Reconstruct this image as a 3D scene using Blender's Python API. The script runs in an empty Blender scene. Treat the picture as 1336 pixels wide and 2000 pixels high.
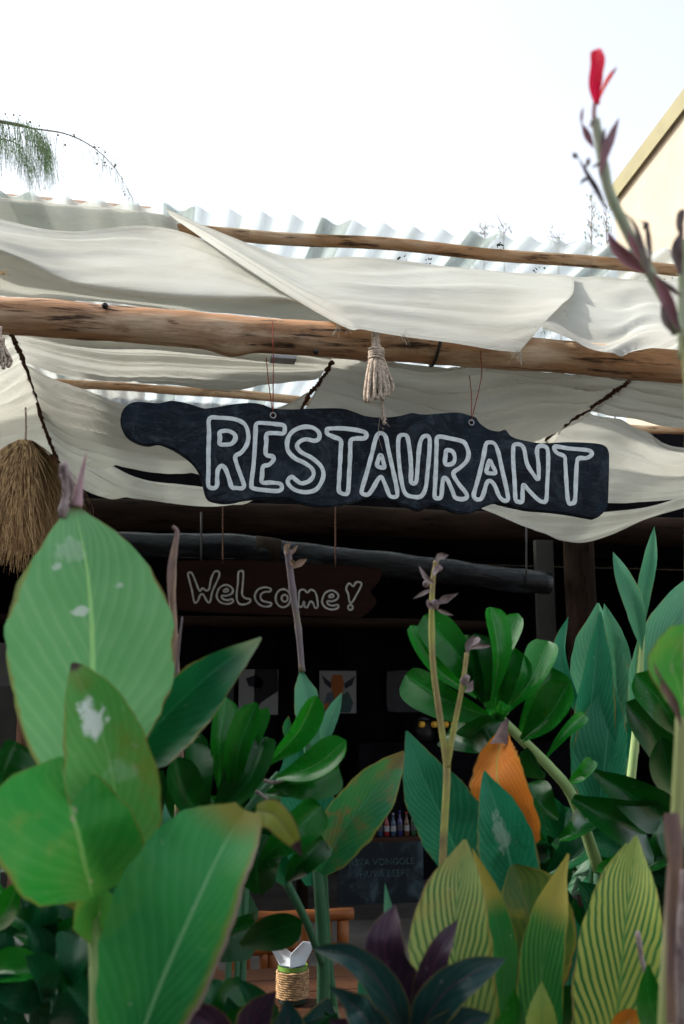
import bpy, bmesh, math, random
import numpy as np
from mathutils import Vector, Matrix, noise
random.seed(7); rng = np.random.default_rng(7)
scn = bpy.context.scene
COL = scn.collection
R = math.radians

# ------------------------------------------------------------------ camera, light
EYE = Vector((0.0, 0.0, 1.6)); YAW = R(10.96); PITCH = R(10.43); FPX = 35/36*2000
cam = bpy.data.cameras.new('camera'); camo = bpy.data.objects.new('camera', cam); COL.objects.link(camo)
cam.sensor_fit = 'VERTICAL'; cam.sensor_height = 36; cam.lens = 35
cam.clip_start = 0.05; cam.clip_end = 2000
camo.location = EYE; camo.rotation_euler = (R(90)+PITCH, 0, -YAW)
cam.dof.use_dof = True; cam.dof.focus_distance = 3.2; cam.dof.aperture_fstop = 6.3
scn.camera = camo

SUN_EL, SUN_AZ = R(42), R(-75)          # azimuth measured from +Y towards +X
w = bpy.data.worlds.new('World'); scn.world = w; w.use_nodes = True
nt = w.node_tree; bg = nt.nodes['Background']
sky = nt.nodes.new('ShaderNodeTexSky'); sky.sky_type = 'NISHITA'; sky.sun_disc = False
sky.sun_elevation = SUN_EL; sky.sun_rotation = SUN_AZ
sky.air_density = 1.0; sky.dust_density = 4.0; sky.ozone_density = 1.0
hs = nt.nodes.new('ShaderNodeHueSaturation'); hs.inputs['Saturation'].default_value = 0.35
nt.links.new(sky.outputs[0], hs.inputs['Color']); nt.links.new(hs.outputs[0], bg.inputs[0])
bg.inputs[1].default_value = 0.15
sun = bpy.data.lights.new('sun', 'SUN'); sun.energy = 2.6; sun.angle = R(1.5); sun.color = (1, .95, .86)
suno = bpy.data.objects.new('sun', sun); COL.objects.link(suno)
sd = Vector((math.sin(SUN_AZ)*math.cos(SUN_EL), math.cos(SUN_AZ)*math.cos(SUN_EL), math.sin(SUN_EL)))
suno.rotation_euler = sd.to_track_quat('Z', 'Y').to_euler()
scn.view_settings.view_transform = 'Standard'; scn.view_settings.look = 'None'
scn.view_settings.gamma = 1; scn.view_settings.use_curve_mapping = False
scn.view_settings.exposure = 1.55

# ------------------------------------------------------------------ surveying helpers
fw = Vector((math.sin(YAW)*math.cos(PITCH), math.cos(YAW)*math.cos(PITCH), math.sin(PITCH)))
rt = Vector((math.cos(YAW), -math.sin(YAW), 0)); up = rt.cross(fw)
def ray(px, py): return fw + rt*((px-668)/FPX) - up*((py-1000)/FPX)
def P(px, py, Y):
    d = ray(px, py); return EYE + d*(Y/d.y)
def PZ(px, py, z):
    d = ray(px, py); return EYE + d*((z-EYE.z)/d.z)
def pxm(p): return (p-EYE).dot(fw)/FPX       # metres per photo pixel at p

# ------------------------------------------------------------------ object helpers
def thing(name, label, cat, loc=(0,0,0), group=None, kind=None):
    o = bpy.data.objects.new(name, None); COL.objects.link(o); o.location = loc
    o.empty_display_size = .1
    return tag(o, label, cat, group, kind)
def tag(o, label=None, cat=None, group=None, kind=None):
    if label: o['label'] = label
    if cat: o['category'] = cat
    if group: o['group'] = group
    if kind: o['kind'] = kind
    return o
def root_loc(o):
    while o.parent: o = o.parent
    return Vector(o.location)
def mesh(name, V, Fc, mat, parent=None, smooth=True, uv=None, kind=None):
    m = bpy.data.meshes.new(name)
    off = root_loc(parent) if parent else Vector((0,0,0))
    V = [tuple(Vector(v)-off) for v in V]
    m.from_pydata(V, [], Fc); m.update()
    if smooth: m.polygons.foreach_set('use_smooth', [True]*len(m.polygons))
    if uv is not None:
        l = m.uv_layers.new(name='UVMap')
        idx = np.empty(len(m.loops), dtype=np.int32); m.loops.foreach_get('vertex_index', idx)
        l.data.foreach_set('uv', np.asarray(uv, dtype=np.float32)[idx].ravel())
    m.materials.append(mat)
    o = bpy.data.objects.new(name, m); COL.objects.link(o)
    if parent: o.parent = parent
    if kind: o['kind'] = kind
    return o
class MB:
    def __init__(s): s.v = []; s.f = []; s.uv = []
    def add(s, V, F, uv=None):
        n = len(s.v); s.v += [Vector(v) for v in V]; s.f += [tuple(i+n for i in f) for f in F]
        s.uv += list(uv) if uv is not None else [(0,0)]*len(V)
    def box(s, c, d, rot=None, bev=0.0):
        bm = bmesh.new(); bmesh.ops.create_cube(bm, size=1)
        for v in bm.verts: v.co = Vector((v.co.x*d[0], v.co.y*d[1], v.co.z*d[2]))
        if bev: bmesh.ops.bevel(bm, geom=bm.edges[:], offset=bev, segments=2, affect='EDGES', profile=.6)
        Mx = rot if rot is not None else Matrix.Identity(3)
        bm.verts.index_update()
        s.add([Mx @ v.co + Vector(c) for v in bm.verts], [[v.index for v in f.verts] for f in bm.faces]); bm.free()
    def tube(s, path, rad, n=8, cap=True, twist=None, jitter=0.0):
        V, F, UV = tube_geo(path, rad, n, cap, twist, jitter); s.add(V, F, UV)
    def build(s, name, mat, parent=None, smooth=True, kind=None):
        return mesh(name, s.v, s.f, mat, parent, smooth, s.uv, kind)
def catmull(pts, n):
    pts = np.asarray(pts, float); k = len(pts)
    if k == 2:
        t = np.linspace(0,1,n)[:,None]; return pts[0]*(1-t)+pts[1]*t
    ext = np.vstack([2*pts[0]-pts[1], pts, 2*pts[-1]-pts[-2]])
    u = np.linspace(0, k-1, n); i = np.minimum(u.astype(int), k-2); t = (u-i)[:,None]
    p0, p1, p2, p3 = ext[i], ext[i+1], ext[i+2], ext[i+3]
    return .5*(2*p1+(p2-p0)*t+(2*p0-5*p1+4*p2-p3)*t**2+(3*p1-p0-3*p2+p3)*t**3)
def interp(prof, t):
    xs = [p[0] for p in prof]; ys = [p[1] for p in prof]
    return float(np.interp(t, xs, ys))
def sinterp(prof, ts):
    xs = np.array([p[0] for p in prof]); ys = np.array([p[1] for p in prof], float)
    fine = np.linspace(0,1,400); y = np.interp(fine, xs, ys)
    ker = np.hanning(31); ker /= ker.sum()
    yy = np.convolve(np.pad(y, 15, mode='reflect', reflect_type='odd'), ker, 'valid')
    return np.maximum(np.interp(ts, fine, yy), 0.0)
def tube_geo(path, rad, n=8, cap=True, twist=None, jitter=0.0):
    path = [Vector(p) for p in path]; k = len(path)
    if not hasattr(rad, '__len__'): rad = [rad]*k
    V, F, UV = [], [], []; nrm = None; L = 0
    for i, p in enumerate(path):
        t = (path[min(i+1,k-1)]-path[max(i-1,0)]).normalized()
        if nrm is None:
            nrm = t.orthogonal().normalized()
        nrm = (nrm - t*nrm.dot(t)).normalized(); b = t.cross(nrm)
        if i: L += (p-path[i-1]).length
        for j in range(n):
            a = 2*math.pi*j/n; r = rad[i]
            if twist: r *= 1+twist[0]*math.cos(twist[1]*a - twist[2]*L)
            if jitter: r *= 1+random.uniform(-jitter, jitter)
            V.append(p+nrm*(r*math.cos(a))+b*(r*math.sin(a))); UV.append((j/n, L))
    for i in range(k-1):
        for j in range(n):
            F.append((i*n+j, i*n+(j+1)%n, (i+1)*n+(j+1)%n, (i+1)*n+j))
    if cap: F.append(tuple(range(n-1,-1,-1))); F.append(tuple((k-1)*n+j for j in range(n)))
    return V, F, UV
def pxpath(pts, n):                               # [(px,py,Y)] -> smooth 3-D path
    return [Vector(p) for p in catmull([tuple(P(*p)) for p in pts], n)]

# ------------------------------------------------------------------ materials
class NT:
    def __init__(s, name):
        s.m = bpy.data.materials.new(name); s.m.use_nodes = True; s.t = s.m.node_tree
        s.b = s.t.nodes['Principled BSDF']; s.out = s.t.nodes['Material Output']
    def n(s, ty, **kw):
        x = s.t.nodes.new('ShaderNode'+ty)
        for k, v in kw.items(): setattr(x, k, v)
        return x
    def l(s, a, b): s.t.links.new(a, b)
    def set(s, sock, v):
        if isinstance(v, bpy.types.NodeSocket): s.l(v, sock)
        elif isinstance(v, (tuple, list)) and len(v) == 3 and sock.type == 'RGBA': sock.default_value = (*v, 1)
        else: sock.default_value = v
    def math(s, op, a, b=0.0, c=None, clamp=False):
        x = s.n('Math', operation=op, use_clamp=clamp); s.set(x.inputs[0], a); s.set(x.inputs[1], b)
        if c is not None: s.set(x.inputs[2], c)
        return x.outputs[0]
    def mix(s, f, a, b):
        x = s.n('Mix', data_type='RGBA'); s.set(x.inputs['Factor'], f); s.set(x.inputs['A'], a); s.set(x.inputs['B'], b)
        return [o for o in x.outputs if o.type == 'RGBA'][0]
    def ramp(s, f, lo, hi):
        x = s.n('MapRange'); x.interpolation_type = 'SMOOTHSTEP'; s.set(x.inputs[0], f); x.inputs[1].default_value = lo; x.inputs[2].default_value = hi
        return x.outputs[0]
    def coord(s, kind='Object', scale=(1,1,1)):
        t = s.n('TexCoord'); mp = s.n('Mapping'); s.l(t.outputs[kind], mp.inputs[0]); mp.inputs['Scale'].default_value = scale
        return mp.outputs[0]
    def noise(s, v, scale, detail=4, rough=.55, dist=0.0):
        x = s.n('TexNoise'); s.l(v, x.inputs['Vector']); x.inputs['Scale'].default_value = scale
        x.inputs['Detail'].default_value = detail; x.inputs['Roughness'].default_value = rough; x.inputs['Distortion'].default_value = dist
        return x.outputs[0]
    def bump(s, h, strength=.3, dist=.002):
        x = s.n('Bump'); s.set(x.inputs['Height'], h); x.inputs['Strength'].default_value = strength; x.inputs['Distance'].default_value = dist
        s.l(x.outputs[0], s.b.inputs['Normal']); return x.outputs[0]
    def base(s, c, rough=.6, spec=.3):
        s.set(s.b.inputs['Base Color'], c); s.set(s.b.inputs['Roughness'], rough); s.b.inputs['Specular IOR Level'].default_value = spec
    def translucent(s, f, c, nrm=None):
        t = s.n('BsdfTranslucent'); s.set(t.inputs[0], c); x = s.n('MixShader'); s.set(x.inputs[0], f)
        if nrm is not None: s.l(nrm, t.inputs['Normal'])
        s.l(s.b.outputs[0], x.inputs[1]); s.l(t.outputs[0], x.inputs[2]); s.l(x.outputs[0], s.out.inputs[0])

def plain(name, c, rough=.6, spec=.3, var=.25, scale=12, bump=.15):
    k = NT(name); v = k.coord(); nz = k.noise(v, scale)
    dark = tuple(x*(1-var) for x in c); lite = tuple(min(1, x*(1+var)) for x in c)
    k.base(k.mix(k.ramp(nz,.3,.7), dark, lite), rough, spec)
    if bump: k.bump(k.noise(v, scale*6), bump, .003)
    return k.m
def wood(name, c1, c2, dark, ax='X', rough=.6, holes=True, sc=1.0, spec=.2):
    k = NT(name); s = {'X': (1.2,10,10), 'Y': (10,1.2,10), 'Z': (10,10,1.2)}[ax]
    v = k.coord('Object', tuple(x*sc for x in s)); v2 = k.coord('Object', tuple(x*sc for x in ({'X':(3,9,9),'Y':(9,3,9),'Z':(9,9,3)}[ax])))
    a = k.noise(v, 1.0, 6, .6, .6); g = k.noise(v, 9.0, 4, .6); big = k.noise(v2, .7, 5, .6)
    c = k.mix(k.ramp(k.math('ADD', k.math('MULTIPLY', a, .6), k.math('MULTIPLY', big, .4)),.42,.58), c1, c2)
    c = k.mix(k.math('MULTIPLY', k.ramp(g,.45,.75), .35), c, dark)
    h = g
    if holes:
        c = k.mix(k.math('MULTIPLY', k.ramp(k.noise(v2, 1.7, 6, .65, .4),.56,.66), .55), c, tuple((x+y)*.5 for x, y in zip(c2, dark)))
        crack = k.ramp(k.math('ADD', k.math('MULTIPLY', k.noise(v, 4.4, 8, .62, .25), .65), k.math('MULTIPLY', big, .35)), .55, .64)
        c = k.mix(k.math('MULTIPLY', crack, .92), c, tuple(x*.6 for x in dark))
        h = k.math('SUBTRACT', g, k.math('MULTIPLY', crack, 2.5))
    k.base(c, rough, spec); k.bump(h, .5, .004); return k.m
def leaf_mat(name, c1, c2, vein, rib=None, edge=(.10,.055,.03), freq=34, slant=.45, vc=.35, rough=.38, trans=.22,
             edge_w=.02, tip=None, tip_at=.93, dust=None, blotch=None, blotch_amt=.5, spec=.2, line=.5, tc=1.6, g=1.26, bs=1.0, tsoft=.03, eside=0, dc=(.62,.68,.66)):
    sat = lambda c: None if c is None else (max(c[1]*.05,c[1]+(c[0]-c[1])*1.36)*g, c[1]*g, c[2]*.84*g)
    c1, c2, vein, rib, blotch = sat(c1), sat(c2), sat(vein), sat(rib), sat(blotch)
    k = NT(name); u_ = k.n('UVMap'); u_.uv_map = 'UVMap'; sp = k.n('SeparateXYZ'); k.l(u_.outputs[0], sp.inputs[0])
    U = k.math('MULTIPLY_ADD', sp.outputs[0], 2.0, -1.0); A = k.math('ABSOLUTE', U); Vv = sp.outputs[1]
    ov = k.coord('Object')
    nz = k.noise(ov, 14, 4); fine = k.noise(ov, 70, 4); big = k.noise(ov, 6, 3); dfine = k.noise(k.coord('Object', (1,1,.55)), 105, 6, .7)
    ph = k.math('SUBTRACT', Vv, k.math('MULTIPLY', k.math('POWER', A, .85), slant))
    ph = k.math('ADD', ph, k.math('MULTIPLY', nz, .035))
    st = k.math('MULTIPLY_ADD', k.math('SINE', k.math('MULTIPLY', ph, freq*6.283)), .5, .5)
    st2 = k.math('MULTIPLY_ADD', k.math('SINE', k.math('MULTIPLY', ph, freq*6.283*3.3)), .5, .5)
    c = k.mix(k.ramp(k.math('ADD', k.math('MULTIPLY', big,.7), k.math('MULTIPLY', nz,.3)), .35, .65), c1, c2)
    c = k.mix(k.math('MULTIPLY', k.ramp(st, line, 1.0), k.math('MULTIPLY', k.ramp(k.math('ADD', k.math('MULTIPLY', nz, .6), k.math('MULTIPLY', big, .4)), .25, .58), vc), clamp=True), c, vein)
    c = k.mix(k.math('MULTIPLY', st2, vc*.3), c, vein)
    if blotch: c = k.mix(k.math('MULTIPLY', k.ramp(k.noise(ov, 11, 5, .65, .5), .52, .68), blotch_amt), c, blotch)
    rw = k.math('MULTIPLY_ADD', Vv, -.028, .04)
    ribf = k.ramp(k.math('SUBTRACT', A, rw), .02, -.005)
    c = k.mix(k.math('MULTIPLY', ribf, .75), c, rib or vein)
    if dust:
        for (u0, v0, ru, rv, amt) in dust:
            d = k.math('ADD', k.math('POWER', k.math('DIVIDE', k.math('SUBTRACT', U, u0), ru), 2.0),
                       k.math('POWER', k.math('DIVIDE', k.math('SUBTRACT', Vv, v0), rv), 2.0))
            f = k.ramp(k.math('ADD', d, k.math('ADD', k.math('MULTIPLY', k.math('SUBTRACT', dfine, .5), 4.5), k.math('MULTIPLY', k.math('SUBTRACT', nz, .5), 2.5))), .9, .2)
            c = k.mix(k.math('MULTIPLY', f, amt), c, dc)
    spk = k.ramp(k.noise(ov, 120, 2), .70, .76); c = k.mix(k.math('MULTIPLY', spk, .25), c, (.4,.42,.36))
    if edge_w:
        y = k.ramp(k.math('ADD', A, k.math('MULTIPLY', k.math('SUBTRACT', nz, .5), .35)), 1-edge_w*3.2, 1-edge_w*1.4)
        c = k.mix(k.math('MULTIPLY', y, k.math('MULTIPLY', k.ramp(U, -.3, .3), .5) if eside else .6), c, (.22,.2,.03))
        e = k.ramp(k.math('ADD', A, k.math('MULTIPLY', k.math('SUBTRACT', nz, .5), .22)), 1-edge_w*1.5, 1-edge_w*.4)
        c = k.mix(k.math('MULTIPLY', e, k.math('MULTIPLY', k.ramp(U, -.3, .3), .95) if eside else k.math('MULTIPLY', k.ramp(big, .38, .6), .95)), c, edge)
    if tip:
        e = k.ramp(k.math('ADD', Vv, k.math('MULTIPLY', k.math('SUBTRACT', nz, .5), .12)), tip_at-tsoft, tip_at+tsoft*.6)
        c = k.mix(e, c, tip)
    k.base(c, k.math('MULTIPLY_ADD', nz, .25, rough-.12), spec)
    nb = k.bump(k.math('ADD', k.math('MULTIPLY', st, .6), k.math('ADD', k.math('MULTIPLY', fine, .5), k.math('MULTIPLY', ribf, -1.2))), .30*bs, .002)
    hsv = k.n('HueSaturation'); k.l(c, hsv.inputs['Color']); hsv.inputs['Value'].default_value = tc; hsv.inputs['Hue'].default_value = .49
    k.translucent(trans, hsv.outputs[0], nb); return k.m
def stalk_mat(name, c1, c2, dark, sc=(40,40,12), rough=.6):
    k = NT(name); v = k.coord('Object', sc)
    n1 = k.noise(v, 1, 4); c = k.mix(k.ramp(n1,.4,.62), c1, c2); c = k.mix(k.ramp(k.noise(v,.6,3),.58,.68), c, dark)
    k.base(c, rough, .3); k.bump(k.noise(v, 6), .3, .002); return k.m

M = {}
M['ground'] = plain('pale sandy ground', (.26,.22,.17), .95, .1, .35, 3, .5)
M['floor'] = plain('dark concrete floor', (.10,.09,.085), .8, .2, .3, 2, .2)
M['beam'] = wood('peeled log', (.50,.375,.26), (.34,.185,.095), (.035,.018,.011), 'X', .62)
M['purlin'] = wood('rough tan log', (.50,.36,.24), (.36,.20,.10), (.06,.03,.018), 'X', .65, True, .9)  # warm tan wood colours of the purlin logs
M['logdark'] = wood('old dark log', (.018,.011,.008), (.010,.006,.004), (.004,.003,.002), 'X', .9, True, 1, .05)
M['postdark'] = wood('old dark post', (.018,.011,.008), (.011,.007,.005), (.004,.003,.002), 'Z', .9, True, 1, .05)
M['orange'] = wood('varnished orange wood', (.22,.075,.020), (.14,.04,.010), (.06,.02,.008), 'Z', .38, False)
M['orangeX'] = wood('varnished orange rail', (.22,.075,.020), (.14,.04,.010), (.06,.02,.008), 'X', .38, False)
M['tablewood'] = wood('table wood', (.055,.022,.010), (.035,.014,.007), (.01,.005,.003), 'X', .5, False)
M['welcome'] = wood('brown sign wood', (.015,.006,.0045), (.010,.0045,.0035), (.005,.002,.002), 'X', .85, False, 2, .08)
M['black'] = plain('black plastic', (.008,.008,.009), .5, .4, .2, 20, 0)
M['string'] = plain('red brown cord', (.22,.045,.03), .8, .2, .4, 60, .2)
M['metal'] = plain('dull steel', (.3,.3,.32), .4, .5, .2, 30, .1); 
M['paint'] = plain('chalky white paint', (.62,.68,.70),   .8, .1, .12, 45, .3)
M['greypaint'] = plain('grey sign paint', (.29,.29,.29), .7, .2, .2, 40, .2)
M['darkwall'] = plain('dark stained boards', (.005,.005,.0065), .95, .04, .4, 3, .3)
M['cream'] = plain('cream plaster', (.31,.27,.21), .9, .1, .06, 2, .3)
M['added_house'] = plain('grey plaster', (.22,.22,.21), .9, .1, .1, 2, .3)
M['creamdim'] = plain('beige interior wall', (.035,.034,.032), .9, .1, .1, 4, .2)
M['fascia'] = plain('yellow cream fascia', (.17,.155,.085), .7, .2, .06, 3, .1)
M['peach'] = plain('peach plaster', (.72,.50,.36), .9, .1, .08, 2, .2)
M['rooftile'] = plain('roof cover', (.62,.62,.58), .8, .2, .2, 4, .2)
M['paper'] = plain('paper', (.26,.265,.28), .8, .2, .05, 10, 0)
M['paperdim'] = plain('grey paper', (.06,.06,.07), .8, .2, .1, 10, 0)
M['napkin'] = plain('white napkin', (.55,.58,.62), .85, .1, .03, 20, .2)
M['jute'] = plain('jute rope', (.30,.19,.10), .9, .1, .4, 90, .3)
M['glassdark'] = plain('dark green glass', (.01,.025,.018), .1, .6, .2, 10, 0)
M['greenband'] = plain('green band', (.10,.20,.03), .5, .3, .2, 20, 0)
M['rope'] = plain('grey sisal rope', (.40,.33,.27), .95, .1, .45, 140, .5)
M['coir'] = plain('brown coir rope', (.075,.04,.028), .95, .1, .5, 90, .6)
M['board'] = None
k = NT('dark blue chalk paint'); v = k.coord('Object'); vs = k.coord('Object', (3,1,14))
c = k.mix(k.ramp(k.noise(v,4,6,.65,.8),.35,.7), (.005,.0065,.009), (.010,.018,.029))
c = k.mix(k.math('MULTIPLY', k.ramp(k.noise(v,6,8,.74,2.2),.46,.72), .85), c, (.05,.065,.085))
c = k.mix(k.math('MULTIPLY', k.ramp(k.noise(vs,7,7,.74,.8),.50,.75), .6), c, (.06,.07,.085))
k.base(c, .75, .1); k.bump(k.noise(v,45,5), .35, .003); M['board'] = k.m
# cloth
k = NT('cream canvas'); v = k.coord('Object'); vw = k.coord('Object', (1,1,1))
c = k.mix(k.ramp(k.noise(v,1.6,5,.6),.35,.7), (.50,.51,.47), (.42,.42,.375))
c = k.mix(k.math('MULTIPLY', k.ramp(k.noise(v,5,5,.7,.6),.62,.75), .22), c, (.34,.32,.26))
uvn = k.n('UVMap'); uvn.uv_map = 'UVMap'; sp_ = k.n('SeparateXYZ'); k.l(uvn.outputs[0], sp_.inputs[0])
ev = k.math('ABSOLUTE', k.math('MULTIPLY_ADD', sp_.outputs[1], 2.0, -1.0)); eu = k.math('ABSOLUTE', k.math('MULTIPLY_ADD', sp_.outputs[0], 2.0, -1.0))
hem = k.math('MAXIMUM', k.ramp(ev, .935, .95), k.ramp(eu, .985, .99)); seam = k.ramp(k.math('ABSOLUTE', k.math('SUBTRACT', ev, .94)), .008, .0)
c = k.mix(k.math('MULTIPLY', hem, .22), c, (.22,.21,.17)); c = k.mix(k.math('MULTIPLY', seam, .3), c, (.15,.14,.11))
c = k.mix(k.math('MULTIPLY', k.ramp(k.noise(k.coord('Object', (2.5,2.5,7)),1.3,6,.7,1.2),.6,.72), .16), c, (.24,.20,.13))
crs = k.noise(k.coord('Object', (3,3,9)), 2.2, 6, .62, 1.4)
k.base(c, .85, .15); nb = k.bump(k.math('ADD', k.noise(v,900,1), k.math('ADD', k.math('MULTIPLY', k.noise(v,9,4),5), k.math('MULTIPLY', crs, 10))), .20, .005)
k.translucent(.44, c, nb); M['cloth'] = k.m
# corrugated sheet
k = NT('weathered clear sheet'); v = k.coord('Object', (9,.8,3))
c = k.mix(k.ramp(k.noise(v,1.3,5,.65),.35,.65), (.44,.48,.47), (.34,.38,.37))
c = k.mix(k.math('MULTIPLY', k.ramp(k.noise(v,2.6,6,.7),.56,.72), .4), c, (.15,.22,.18))
k.base(c, .45, .4); nb = k.bump(k.noise(v,5), .2, .003); k.translucent(.6, c, nb); mixs = k.out.inputs[0].links[0].from_node
tr = k.n('BsdfTransparent'); tr.inputs[0].default_value = (.86,.90,.88,1); mx2 = k.n('MixShader'); k.l(k.math('MULTIPLY_ADD', k.ramp(k.noise(v,1.7,5,.65),.35,.65), -.22, .42), mx2.inputs[0])
k.l(mixs.outputs[0], mx2.inputs[1]); k.l(tr.outputs[0], mx2.inputs[2]); k.l(mx2.outputs[0], k.out.inputs[0]); M['sheet'] = k.m
# pvc roll
k = NT('rolled clear pvc'); v = k.coord('Object', (1.5,6,6))
k.base(k.mix(k.ramp(k.noise(v,2,5,.6,1),.4,.7), (.006,.007,.009), (.025,.03,.035)), .09, .16)
k.bump(k.noise(v,3,5,.6,1.5), .5, .02); M['pvc'] = k.m
# straw
k = NT('dry straw'); v = k.coord('Object', (40,40,3)); c = k.mix(k.ramp(k.noise(v,1.5,4),.35,.65), (.62,.44,.23), (.15,.085,.04))
k.base(c, .7, .3); k.translucent(.15, c); M['straw'] = k.m

G = lambda r,g,b: (r,g,b)
M['leaf_pale'] = leaf_mat('pale canna leaf', (.125,.25,.11), (.17,.31,.16), (.22,.36,.20), rib=(.30,.48,.20), freq=12.5, vc=.35, trans=.38, edge_w=.012, tip=(.14,.08,.05), tip_at=.985, rough=.5, dust=[(-.28,.84,.4,.05,.22),(-.10,.64,.14,.015,.6),(.45,.70,.10,.012,.5),(-.5,.78,.10,.015,.5)])
M['leaf_dust'] = leaf_mat('dusty canna leaf', (.080,.20,.04), (.125,.25,.07), (.16,.28,.10), rib=(.16,.28,.10), freq=10.6, vc=.3, trans=.32, edge_w=.022, tip=(.05,.03,.03), tip_at=.965, dust=[(-.15,.70,.5,.10,.9),(.2,.45,.4,.06,.12)], blotch=(.14,.14,.02))
M['leaf_front'] = leaf_mat('front canna leaf', (.065,.21,.035), (.12,.27,.05), (.13,.28,.07), rib=(.22,.36,.12), freq=9.6, vc=.3, trans=.3, edge_w=.02, blotch=(.20,.24,.04), blotch_amt=.45, rough=.42, dust=[(.06,.60,.05,.035,.8),(-.02,.55,.03,.03,.7),(.05,.12,.05,.02,.6)], dc=(.42,.36,.26))
M['leaf_big'] = leaf_mat('large green canna leaf', (.012,.10,.035), (.07,.20,.055), (.10,.24,.10), rib=(.20,.34,.18), freq=12.5, vc=.28, trans=.22, edge_w=.085, eside=1, edge=(.24,.17,.15), blotch=(.10,.22,.05), blotch_amt=.4, tip=(.20,.20,.03), tip_at=.92, rough=.36, tsoft=.09)
M['leaf_deep'] = leaf_mat('deep green canna leaf', (.006,.07,.03), (.02,.13,.045), (.05,.17,.08), rib=(.06,.17,.08), freq=11.5, vc=.25, trans=.2, edge_w=.015, tip=(.14,.2,.1), tip_at=.86, tsoft=.12, rough=.34, g=.95)  # pale tip paints in the sky light the curved end catches
M['leaf_fold'] = leaf_mat('curled leaf tip', (.16,.17,.02), (.10,.13,.02), (.2,.2,.05), edge=(.035,.018,.02), edge_w=.10, tip=(.03,.016,.02), tip_at=.8, trans=.25, rib=(.05,.03,.03))
M['leaf_blue'] = leaf_mat('blue green canna leaf', (.024,.105,.058), (.045,.14,.085), (.09,.19,.135), rib=(.08,.2,.13), freq=14.4, vc=.4, trans=.2, edge_w=.008, rough=.42, blotch=(.012,.07,.04), blotch_amt=.4)
M['leaf_bluepale'] = leaf_mat('pale blue green canna leaf', (.075,.17,.115), (.10,.205,.14), (.16,.27,.20), rib=(.13,.27,.17), freq=14.4, vc=.35, trans=.28, edge_w=.006, rough=.45)
M['leaf_speck'] = leaf_mat('speckled blue leaf', (.025,.12,.065), (.05,.16,.10), (.08,.2,.14), rib=(.10,.22,.15), freq=12.5, vc=.3, edge_w=.012, rough=.3, dust=[(-.1,.55,.3,.16,.25),(.2,.25,.2,.06,.25)], blotch=(.01,.07,.03), blotch_amt=.7)
M['leaf_mottle'] = leaf_mat('mottled ageing leaf', (.03,.11,.05), (.07,.16,.05), (.08,.18,.08), rib=(.08,.18,.10), freq=11.5, vc=.25, edge_w=.03, edge=(.12,.11,.03), blotch=(.14,.085,.03), blotch_amt=.75, rough=.4, tip=(.14,.12,.04), tip_at=.9)
M['leaf_vari'] = leaf_mat('striped yellow leaf', (.29,.33,.075), (.38,.40,.11), (.03,.11,.035), rib=(.12,.22,.06), freq=13, slant=.5, vc=1.15, trans=.28, edge_w=.015, edge=(.22,.2,.08), line=.35, rough=.5, tc=1.25)
M['leaf_vari2'] = leaf_mat('striped olive leaf', (.22,.27,.085), (.28,.31,.11), (.03,.085,.025), rib=(.12,.19,.06), freq=13, slant=.5, vc=1.05, trans=.25, edge_w=.03, edge=(.20,.13,.08), line=.35, rough=.5, blotch=(.26,.19,.06), blotch_amt=.3, tc=1.25)
M['leaf_vari3'] = leaf_mat('green gold striped leaf', (.055,.15,.04), (.10,.19,.04), (.02,.075,.025), rib=(.08,.15,.05), freq=7, slant=.75, vc=.9, trans=.22, edge_w=.02, line=.4, tip=(.30,.27,.05), tip_at=.72, rough=.48, tsoft=.09)
M['leaf_olive'] = leaf_mat('olive ageing leaf', (.045,.09,.02), (.12,.12,.02), (.03,.06,.02), rib=(.09,.10,.03), freq=6.7, slant=.6, vc=.5, edge_w=.03, blotch=(.22,.17,.02), blotch_amt=.6)
M['leaf_orange'] = leaf_mat('orange dying leaf', (.44,.21,.015), (.33,.125,.012), (.16,.07,.012), rib=(.22,.22,.04), freq=9.6, slant=.8, vc=.45, trans=.3, edge_w=.02, edge=(.18,.06,.01), line=.6, rough=.55, tc=1.2, blotch=(.16,.06,.012), blotch_amt=.6)
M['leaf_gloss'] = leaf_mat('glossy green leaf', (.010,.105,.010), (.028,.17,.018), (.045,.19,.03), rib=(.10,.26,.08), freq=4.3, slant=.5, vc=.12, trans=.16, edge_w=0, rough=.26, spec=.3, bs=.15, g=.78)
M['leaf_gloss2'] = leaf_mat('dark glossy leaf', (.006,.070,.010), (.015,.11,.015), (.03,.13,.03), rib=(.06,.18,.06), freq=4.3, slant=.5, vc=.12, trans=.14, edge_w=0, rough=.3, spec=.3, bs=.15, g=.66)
M['leaf_gloss3'] = leaf_mat('glossy leaf painted lit', (.03,.20,.014), (.06,.26,.03), (.08,.28,.05), rib=(.2,.36,.14), freq=4.3, slant=.5, vc=.12, trans=.22, edge_w=0, rough=.26, spec=.3, bs=.15, g=.72)  # lighter copy of the glossy leaf, lit look put into its colour
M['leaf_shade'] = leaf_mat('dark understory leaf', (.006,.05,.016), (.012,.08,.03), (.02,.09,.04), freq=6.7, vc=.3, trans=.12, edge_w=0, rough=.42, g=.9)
M['leaf_purple'] = leaf_mat('purple black leaf', (.012,.008,.018), (.022,.012,.028), (.045,.02,.05), rib=(.06,.02,.05), freq=4.8, slant=.5, vc=.35, trans=.12, edge_w=.02, edge=(.08,.02,.06), rough=.32)
M['leaf_teal'] = leaf_mat('dark teal leaf', (.008,.022,.026), (.014,.036,.038), (.03,.045,.05), rib=(.06,.03,.06), freq=4.8, slant=.5, vc=.35, trans=.12, edge_w=.02, edge=(.07,.02,.06), rough=.32)
M['leaf_dry'] = stalk_mat('dry papery leaf', (.30,.20,.14), (.20,.13,.12), (.08,.05,.05))
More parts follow.
